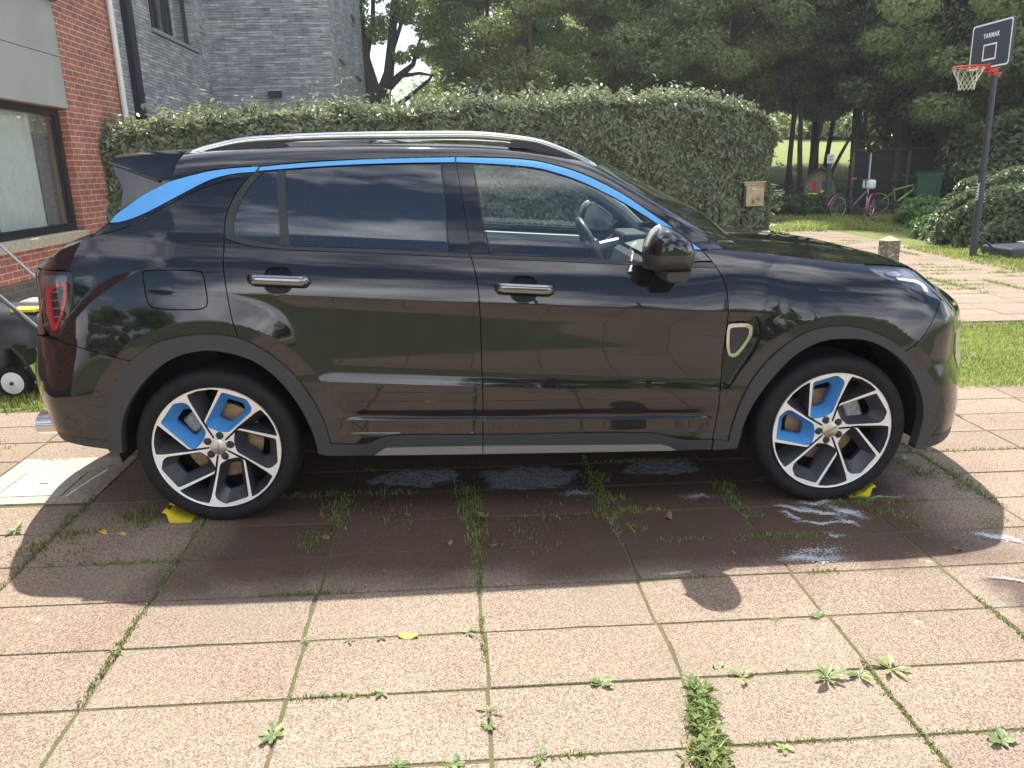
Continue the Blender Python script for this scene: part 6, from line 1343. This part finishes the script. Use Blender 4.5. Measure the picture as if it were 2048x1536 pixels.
# leaf litter
n=5200; x=rng.uniform(8.2,14.5,n); y=rng.uniform(14.6,20.5,n); V,F,A_=leaves(np.stack([x,y,.012+rng.uniform(0,.03,n)],-1),rng.normal(0,.35,(n,3))+[0,0,1],.10,.55,.4,0)
tag(link('leaf_litter',fastmesh('leaf_litter',V,F,A_),leafmat('litter_leaves',(.05,.03,.018),(.24,.16,.09),.7,.05)),'brown dead leaves scattered under the trees','leaves',kind='stuff')
b=MB()
for k in range(90):
    x,y=rng.uniform(9.4,11.0),rng.uniform(18.6,20.3); a=rng.uniform(0,3.14); l=rng.uniform(.3,.8); z=rng.uniform(.05,.75)*(1-abs(x-10.2)); b.tube([(x-math.cos(a)*l/2,y-math.sin(a)*l/2,z),(x,y,z+rng.uniform(0,.12)),(x+math.cos(a)*l/2,y+math.sin(a)*l/2,z+rng.normal(0,.08))],.014,5)
tag(b.obj('brushwood_heap',M_barkdk,smooth=True),'heap of dark cut brushwood behind the yellow toy','brushwood',kind='stuff')
# trees behind the photographer, mirrored in the paint
for i,(x,y,sc,zc) in enumerate([(-16,-30,1.3,3.5),(4.5,-24,1.0,3.2),(8.5,-25,1.0,3.0),(13,-27,1.2,3.6),(-26,-34,1.3,4),(24,-30,1.3,4)]): tree(x,y,i%4,0,sc,zc,M_darkleaf,'tree on the lawn behind the viewer, mirrored in the doors','tree',grp='trees mirrored in the paint')

# ============================================================ STREET FURNITURE AND PROPS
def TM(x,y,z): return Matrix.Translation((x,y,z))
bo=lean_empty('bollard',(7.04,7.6,0),R(8)); tag(bo,'short lichen-spotted concrete bollard standing beyond the car nose','bollard')
def lichen():
    m,t,p,o=newmat('lichened_concrete'); g=nd(t,'TexCoord'); n=noise(t,g.outputs['Object'],8,6); r=ramp(t,n.outputs['Fac'],[(.3,(.11,.10,.065)),(.7,(.20,.18,.12))]); v=noise(t,g.outputs['Object'],22,4,.6); r2=ramp(t,v.outputs['Fac'],[(.56,(0,0,0)),(.60,(1,1,1))]); c=mixc(t,r2.outputs[0],r.outputs[0],(.42,.40,.33)); t.links.new(c.outputs[2],p.inputs['Base Color']); p.inputs['Roughness'].default_value=.95; bump(t,p,v.outputs['Fac'],.5,.01); return m
b=MB(); b.bbox(-.105,.105,-.105,.105,-.15,.385,.022); b.obj('post',lichen(),bo); b=MB(); b.add([(-.105,-.105,.38),(.105,-.105,.38),(.105,.105,.38),(-.105,.105,.38),(-.02,-.02,.435),(.02,-.02,.435),(.02,.02,.435),(-.02,.02,.435)],[(0,1,5,4),(1,2,6,5),(2,3,7,6),(3,0,4,7),(4,5,6,7)]); b.obj('cap',simple('pale_concrete_cap',(.34,.30,.22),.9,var=.2,scale=30,bmp=.4),bo)
# basketball hoop
M_pole=simple('dark_grey_steel',(.045,.05,.065),.4,.3,var=.1); M_hoopred=simple('red_hoop_steel',(.55,.05,.05),.4); M_board=simple('slate_board',(.035,.045,.065),.45,var=.05); M_white=simple('white_paint',(.80,.81,.82),.5,var=.03)
hp=lean_empty('basketball_hoop',(8.88,8.54,0)); tag(hp,'free-standing basketball hoop with a dark TARMAK backboard on a tall grey pole','basketball hoop')
b=MB(); b.tube([(0,0,0),(0,0,1.25)],.052,12); b.tube([(0,0,1.25),(0,0,2.66)],.042,12); b.obj('pole',M_pole,hp,True,auto=50)
b=MB(); b.tube([(0,0,.38),(.45,-.0,.02)],.018,8); b.tube([(0,0,.05),(.18,-.15,.01),(.5,-.18,.01)],.012,6); b.bbox(.35,1.15,-.35,.35,0,.16,.04); b.obj('base_brace',M_pole,hp)
bw0,bw1,bz0,bz1=-.44,.46,2.715,3.35; xb=-.11
bd=MB(); 
def rrect(y0,y1,z0,z1,r,n=6):
    out=[]
    for cy_,cz_,a0 in ((y1-r,z1-r,0),(y0+r,z1-r,90),(y0+r,z0+r,180),(y1-r,z0+r,270)):
        for k in range(n+1): a=R(a0+90*k/n); out.append((cy_+r*math.cos(a),cz_+r*math.sin(a)))
    return out
bd.prism(rrect(bw0,bw1,bz0,bz1,.05),xb,xb+.035,'X'); board=bd.obj('backboard',M_board,hp)
def ringstrip(o,i,x): 
    b=MB(); n=len(o); b.add([(x,p,q) for p,q in o]+[(x,p,q) for p,q in i]+[(x+.003,p,q) for p,q in o]+[(x+.003,p,q) for p,q in i],[(k,(k+1)%n,n+(k+1)%n,n+k) for k in range(n)]+[(2*n+k,3*n+k,3*n+(k+1)%n,2*n+(k+1)%n) for k in range(n)]+[(k,2*n+k,2*n+(k+1)%n,(k+1)%n) for k in range(n)]+[(n+k,n+(k+1)%n,3*n+(k+1)%n,3*n+k) for k in range(n)]); return b
ringstrip(rrect(bw0+.010,bw1-.010,bz0+.010,bz1-.010,.045),rrect(bw0+.032,bw1-.032,bz0+.032,bz1-.032,.035),xb-.003).obj('white_border',M_white,board)
ringstrip(rrect(-.135,.165,2.83,3.055,.004,1),rrect(-.112,.142,2.853,3.032,.003,1),xb-.003).obj('target_square',M_white,board)
text_mesh('TARMAK',.088,M_white,board,TM(xb-.003,.01,3.165)@Matrix.Rotation(R(-90),4,'Z')@Matrix.Rotation(R(90),4,'X'),.001,'board_lettering',bold=.0028,sx=.92)
b=MB(); rc=(xb-.29,.01); ring=[(rc[0]+.215*math.cos(t),rc[1]+.215*math.sin(t),2.74) for t in np.linspace(0,2*math.pi,33)]; b.tube(ring,.010,8,cap=False); 
b.tube([(xb-.09,.07,2.74),(xb,.07,2.78)],.008,6); b.tube([(xb-.09,-.05,2.74),(xb,-.05,2.78)],.008,6); b.bbox(xb-.10,xb-.0,-.06,.08,2.71,2.76,.006); b.bbox(-.06,.06,-.07,.07,2.62,2.655,.008); b.bbox(xb,.03,-.04,.04,2.66,2.80,.006)
rim=b.obj('rim',M_hoopred,hp,True,auto=40)
b=MB(); N_=12; lv=[(2.735,.212),(2.65,.175),(2.58,.135),(2.53,.115),(2.48,.108),(2.43,.105)]
for s in (1,-1):
    for k in range(N_):
        b.tube([(rc[0]+r_*math.cos(2*math.pi*(k+s*i*.5)/N_),rc[1]+r_*math.sin(2*math.pi*(k+s*i*.5)/N_),z_) for i,(z_,r_) in enumerate(lv)],.0035,4)
b.obj('net',simple('off_white_net_cord',(.60,.58,.46),.8),rim)
text_mesh('TARMAK',.060,M_white,hp,TM(-.051,-.018,.98)@Matrix.Rotation(R(-70),4,'Z')@Matrix.Rotation(R(90),4,'X')@Matrix.Rotation(R(90),4,'Z'),.001,'pole_lettering',bold=.001)
# wooden screen
sc_=lean_empty('wooden_screen',(11.95,19.5,-.02),R(-6)); tag(sc_,'dark brown wooden screen of wide panels behind the bicycles','fence')
M_planks=brickmat('dark_stained_planks',(.050,.036,.026),(.035,.026,.020),(.012,.010,.008),3.0,.12,.006,var=(.7,1.3)); M_post=simple('tan_timber_post',(.17,.12,.07),.8,var=.25,scale=8); M_post2=simple('brown_timber',(.085,.058,.036),.8,var=.25,scale=8)
b=MB(); b.box(.26,.68,.0,.05,0,1.60); part(b,'panel',simple('black_tarpaulin',(.012,.013,.015),.6),sc_,True)
b=MB(); b.box(.72,1.36,.0,.04,0,1.62); part(b,'panel',M_planks,sc_)
b=MB(); b.box(1.50,1.74,.0,.04,0,1.60); part(b,'panel',M_planks,sc_); b=MB(); b.box(1.80,3.3,.0,.04,0,1.62); part(b,'panel',M_planks,sc_)
for x0,x1,m,h in ((.19,.25,M_post,1.58),(.685,.715,M_white,1.55),(1.37,1.42,M_post2,1.6),(1.44,1.49,M_post2,1.6),(1.745,1.80,M_post,1.6),(2.9,2.96,M_post2,1.62)):
    b=MB(); b.box(x0,x1,-.06,.0,0,h); part(b,'post',m,sc_)
b=MB(); b.box(.15,3.35,-.09,.10,1.625,1.66); part(b,'roof_edge',M_post2,sc_)
# sign post
sp=lean_empty('sign_post',(11.28,19.0,0)); tag(sp,'green wooden post carrying a small white notice beside the play house','sign post')
b=MB(); b.bbox(-.045,.045,-.045,.045,0,1.50,.006); b.obj('post',simple('green_painted_post',(.04,.085,.045),.6),sp); b=MB(); b.bbox(-.10,.10,-.062,-.048,1.28,1.52,.004); b.obj('notice',M_white,sp); b=MB()
for k,zz in enumerate((1.47,1.43,1.39,1.35)): b.box(-.07,.07-.03*(k%2),-.0645,-.062,zz-.008,zz+.004)
b.obj('notice_marks',M_pole,sp)
# play house
ph=lean_empty('play_house',(11.25,19.45,0),R(-28)); tag(ph,'small beige plastic play house with a dark pitched roof and red window','play house')
M_beige=simple('beige_plastic',(.24,.185,.12),.6,var=.1); M_slate=simple('slate_blue_plastic',(.06,.07,.09),.6)
b=MB(); b.prism([(-.40,0),(.40,0),(.40,.85),(0,1.12),(-.40,.85)],0,.85,'Y'); b.obj('wall',M_beige,ph); b=MB(); b.box(-.42,.42,-.02,.87,0,.36); b.obj('skirting',M_slate,ph)
b=MB(); b.prism([(-.50,.76),(0,1.16),(.50,.76),(.50,.80),(0,1.21),(-.50,.80)],-.12,.97,'Y'); b.obj('roof',M_slate,ph)
b=MB(); b.bbox(-.22,-.10,-.03,.0,.52,.80,.01); b.obj('window',simple('red_plastic',(.5,.04,.04),.5),ph); b=MB(); b.bbox(.06,.30,-.03,.0,.05,.80,.01); b.obj('door',M_slate,ph)
b=MB(); b.bbox(.36,.385,-.05,-.0,.3,1.1,.004); b.bbox(.10,.30,-.045,-.02,.82,.90,.004,1); b.obj('trim',[M_beige,simple('orange_plastic',(.25,.12,.06),.5)],ph)
# green wheelie bin
gb=lean_empty('wheelie_bin',(13.15,17.3,0),R(-24)); tag(gb,'dark green wheelie bin standing behind the nettles','bin')
M_green=simple('dark_green_plastic',(.028,.085,.048),.42,var=.08)
b=MB(); vs=[(x,y,z) for z,s in ((.06,.82),(.96,1.0)) for x,y in ((-.29*s,-.36*s),(.29*s,-.36*s),(.29*s,.36*s),(-.29*s,.36*s))]; b.add(vs,[(0,1,2,3),(4,5,6,7)]+[(k,(k+1)%4,4+(k+1)%4,4+k) for k in range(4)]); b.bbox(-.31,.31,-.38,.38,.94,.985,.01); b.obj('body',M_green,gb)
b=MB(); b.prism([(-.40,.985),(-.40,1.02),(-.20,1.06),(.30,1.09),(.40,1.06),(.40,.985)],-.315,.315,'X'); b.tube([(-.27,.42,1.0),(-.27,.47,1.03),(.27,.47,1.03),(.27,.42,1.0)],.016,6); b.obj('lid',M_green,gb)
for x in (-.27,.27): 
    b=MB(); b.lathe([(-.025,.0),(-.025,.10),(.025,.10),(.025,0)],'X',20,M=TM(x,.33,.10)); b.obj('wheel',M_tyre,gb)
# bicycles
def bike(name,loc,rz,r,wb,Mf,Mm,lab,guards,bag,seat_h=.82,lean_=.0):
    e=empty(name,loc); e.rotation_euler=(lean_,0,rz); tag(e,lab,'bicycle','bicycles parked by the screen')
    for k,(x,st_) in enumerate(((0,0),(wb,R(26) if guards else R(8)))):
        Mw=TM(x,0,r)@Matrix.Rotation(st_,4,'Z'); b=MB(); b.lathe([(-.016,r-.03),(-.018,r-.01),(0,r),(.018,r-.01),(.016,r-.03)],'Y',40,M=Mw,close=True); w_=b.obj('wheel',M_tyre,e,True)
        b=MB(); b.lathe([(-.009,r-.045),(-.009,r-.028),(.009,r-.028),(.009,r-.045)],'Y',40,M=Mw,close=True); b.lathe([(-.03,0),(-.03,.02),(.03,.02),(.03,0)],'Y',12,M=Mw)
        for q in range(16):
            a=2*math.pi*q/16; b.tube([(0,.0,0),(math.cos(a)*(r-.035),0,math.sin(a)*(r-.035))],.0016,3,M=Mw)
        b.obj('rim',M_silver,w_)
        if guards:
            b=MB(); pts=[]; a0,a1=((35,170) if k==0 else (60,215)); 
            for a in np.linspace(R(a0),R(a1),22): pts.append(((r+.018)*math.cos(a),0,(r+.018)*math.sin(a)))
            b.tube(pts,.024,8,M=Mw,sq=(1,.35)); b.obj('mudguard',Mm,e,True)
    bb=(wb*.40,0,r*.98); st=(wb*.30,0,seat_h-.12); hd0=(wb*.80,0,r+.36); hd1=(wb*.77,0,r+.46)
    b=MB(); b.tube([bb,hd0],.026 if guards else .03,8); b.tube([bb,st],.018,8); b.tube([(0,0,r),bb],.013,6); b.tube([(0,0,r),(st[0],0,st[2]-.16)],.011,6); b.tube([hd1,hd0,(wb,0,r)],.017,8)
    if not guards: b.tube([(st[0]+.02,0,st[2]-.10),hd1],.024,8)
    b.obj('frame',Mf,e,True)
    b=MB(); b.tube([st,(st[0]-.02,0,seat_h)],.013,6); b.bbox(st[0]-.15,st[0]+.12,-.06,.06,seat_h,seat_h+.05,.02); b.obj('saddle',M_matte,e,True,auto=40)
    hb=(hd1[0]-.03,0,hd1[2]+.16); b=MB(); b.tube([hd1,hb],.014,6); b.tube([(hb[0]-.16,-.27,hb[2]+.04),(hb[0]-.02,-.16,hb[2]+.05),(hb[0]+.01,0,hb[2]),(hb[0]-.02,.16,hb[2]+.05),(hb[0]-.16,.27,hb[2]+.04)],.012,6); b.obj('handlebar',M_pole,e,True)
    for s in (-1,1): b=MB(); b.tube([(hb[0]-.17,s*.28,hb[2]+.04),(hb[0]-.07,s*.21,hb[2]+.046)],.019,8); b.obj('grip',Mm,e,True)
    b=MB(); b.lathe([(-.006,.0),(-.006,.075),(.006,.075),(.006,0)],'Y',20,M=TM(bb[0],-.03,bb[2])); b.tube([(bb[0],-.04,bb[2]),(bb[0]+.13,-.05,bb[2]-.10)],.008,5); b.bbox(bb[0]+.09,bb[0]+.18,-.12,-.04,bb[2]-.12,bb[2]-.10,.004); b.lathe([(-.01,0),(-.01,.05),(.0,.05),(.0,0)],'Y',16,M=TM(0,-.03,r))
    b.tube([(0,-.035,r+.045),(bb[0],-.035,bb[2]+.07)],.012,5); b.tube([(0,-.035,r-.045),(bb[0],-.035,bb[2]-.07)],.006,5); b.obj('crankset',M_pole,e,True)
    if bag:
        b=MB(); b.bbox(hb[0]+.02,hb[0]+.24,-.13,.13,hb[2]-.20,hb[2]+.02,.05); b.obj('front_bag',M_white,e,True,auto=40)
        b=MB(); b.tube([(st[0]-.1,0,r+.30),(-.22,0,r+.33)],.012,6); b.tube([(0,.03,r),(-.1,.04,r+.31)],.007,5); b.tube([(0,-.03,r),(-.1,-.04,r+.31)],.007,5); b.tube([(st[0]-.1,-.05,r+.31),(-.22,-.05,r+.33)],.008,5); b.obj('rear_rack',M_pole,e,True)
M_pink=simple('pink_plastic',(.55,.08,.17),.4); M_lime=simple('lime_green_paint',(.16,.34,.04),.35); M_bikefr=simple('black_white_frame',(.06,.06,.06),.35,var=.9,scale=7)
bike('bicycle',(10.15,15.9,.0),R(20),.285,1.08,M_bikefr,M_pink,"child's bicycle with pink mudguards and a white bag on the handlebar",True,True,.72)
bike('bicycle',(11.95,17.45,.0),R(-8),.29,1.05,M_lime,M_pole,'dark bicycle with a lime green frame half hidden behind the green bin',False,False,.84,R(4))
# yellow toy
ty=empty('toy_digger',(10.55,18.3,.10)); ty.rotation_euler=(0,0,R(20)); ty.scale=(.9,)*3; tag(ty,'yellow plastic toy digger lying left of the play house','toy')
b=MB(); b.bbox(-.30,.20,-.15,.15,.10,.24,.03); b.bbox(-.10,.12,-.12,.12,.22,.46,.04); b.obj('body',M_yel,ty); b=MB(); b.tube([(.15,0,.25),(.36,0,.52),(.50,0,.40)],.035,8); b.bbox(.42,.56,-.08,.08,.22,.40,.02); b.obj('arm',M_yel,ty,True,auto=40)
b=MB(); 
for y in (-.16,.16): b.bbox(-.28,.20,y-.03,y+.03,.0,.12,.03)
b.obj('tracks',M_matte,ty)
# blue scrap and stone beside the hoop
b=MB(); b.bbox(-.16,.16,-.1,.1,0,.10,.04); o=b.obj('blue_bag',simple('blue_plastic_bag',(.10,.20,.30),.5),smooth=True); o.location=(12.1,16.5,0); tag(o,'small crumpled blue plastic bag in the grass by the bicycles','bag')
b=MB(); b.bbox(-.22,.22,-.1,.1,0,.19,.012); 
for x in (-.10,.10): b.bbox(x-.07,x+.07,-.108,-.1,.05,.15,.003,1)
o=b.obj('concrete_block',[simple('grey_block',(.20,.20,.19),.9),M_dark]); o.location=(10.1,8.95,0); o.rotation_euler.z=R(15); tag(o,'grey hollow concrete block at the right edge beside the hoop foot','block')
# ============================================================ LAWN MOWER
mw=empty('lawn_mower',(-1.97,2.36,0)); mw.rotation_euler.z=R(0); tag(mw,'silver petrol lawn mower with a black grass box behind the tail of the car','lawn mower')
M_cast=simple('silver_mower_deck',(.42,.43,.42),.38,.55,var=.15); M_box=simple('black_grass_box',(.03,.032,.036),.35)
def dome(b,x0,x1,y0,y1,z0,z1,n=3.2,seg=28,rings=10,mi=0):
    cx,cy,rx,ry=(x0+x1)/2,(y0+y1)/2,(x1-x0)/2,(y1-y0)/2; vs=[]
    for i in range(rings+1):
        t=i/rings*math.pi/2; rr=math.cos(t)**.45 if t<math.pi/2-1e-6 else 0; zz=z0+(z1-z0)*math.sin(t)**.9
        for k in range(seg):
            a=2*math.pi*k/seg; ca,sa=math.cos(a),math.sin(a); vs.append((cx+rx*rr*np.sign(ca)*abs(ca)**(2/n),cy+ry*rr*np.sign(sa)*abs(sa)**(2/n),zz))
    b.add(vs,[(i*seg+k,i*seg+(k+1)%seg,(i+1)*seg+(k+1)%seg,(i+1)*seg+k) for i in range(rings) for k in range(seg)]+[tuple(range(seg))],mi)
b=MB(); dome(b,.05,.72,-.25,.26,.045,.36); deck=b.obj('deck',M_cast,mw,True,auto=60)
b=MB(); dome(b,.22,.56,-.14,.16,.30,.44); b.lathe([(.40,.11),(.47,.10),(.49,.06),(.49,0)],'Z',20,M=TM(.38,0,0)); b.obj('engine',M_cast,mw,True,auto=40)
b=MB(); b.bbox(.26,.40,-.19,-.08,.36,.47,.02); b.lathe([(.47,.035),(.50,.034),(.505,0)],'Z',16,M=TM(.33,-.135,0)); b.obj('fuel_cap',M_red,mw,True,auto=40)
b=MB(); dome(b,-.45,.27,-.26,.28,.33,.585); b.bbox(-.40,-.05,-.2,.2,.12,.36,.05); b.bbox(-.06,.16,.02,.22,.55,.605,.03,1); b.obj('grass_box',[M_box,M_cast],mw,True,auto=60)
b=MB(); b.bbox(.0,.16,-.17,-.06,.560,.583,.004); b.obj('warning_label',simple('yellow_sticker',(.75,.62,.04),.5,var=.3,scale=80),mw)
for x,y in ((.02,-.30),(.62,-.30),(.02,.32),(.62,.32)):
    b=MB(); b.lathe([(-.035,.075),(-.038,.105),(0,.112),(.038,.105),(.035,.075)],'Y',36,M=TM(x,y,.112),close=True)
    for q in range(24): a=2*math.pi*q/24; b.bbox(-.006,.006,-.036,.036,-.004,.004,.001,M=TM(x+.111*math.cos(a),y,.112+.111*math.sin(a))@Matrix.Rotation(-a,4,'Y'))
    wl=b.obj('wheel',M_tyre,mw,True,auto=40); b=MB(); b.lathe([(-.041,0),(-.043,.03),(-.036,.05),(-.034,.078),(.034,.078),(.036,.0)],'Y',36,M=TM(x,y,.112)); b.lathe([(-.052,0),(-.052,.012),(-.03,.014)],'Y',12,mi=1,M=TM(x,y,.112)); b.obj('hub',[M_white,M_matte],wl,True,auto=30)
b=MB()
for y in (-.27,.29): b.tube([(.48,y*.8,.24),(.22,y*.95,.46),(-.04,y,.74),(-.38,y,1.12)],.0105,8); 
b.tube([(-.38,-.27,1.12),(-.40,-.2,1.14),(-.40,.2,1.14),(-.38,.29,1.12)],.0105,8); b.obj('handle',simple('steel_handle',(.30,.30,.31),.35,.8),mw,True)
b=MB(); b.tube([(-.39,-.26,1.13),(-.20,-.275,.92)],.016,8); b.bbox(-.08,-.03,-.30,-.25,.74,.79,.012); b.tube([(-.26,-.25,.98),(-.22,-.30,.86),(-.05,-.29,.74),(.08,-.28,.60),(.2,-.25,.42)],.005,5); b.tube([(.10,-.24,.34),(.03,-.30,.36),(.10,-.31,.28),(.16,-.30,.12)],.012,6); b.obj('controls',M_matte,mw,True)

# ------------------------------------------------------------ light summer haze between the viewer and the wood
b=MB(); b.box(-305,305,-305,305,-1.3,24)
m,t,p,o=newmat('summer_haze'); t.nodes.remove(p); v=nd(t,'VolumePrincipled'); v.inputs['Color'].default_value=(.86,.93,1,1); v.inputs['Density'].default_value=.0009; v.inputs['Anisotropy'].default_value=.3
t.links.new(v.outputs[0],o.inputs['Volume'])
tag(b.obj('haze',m),kind='stuff')
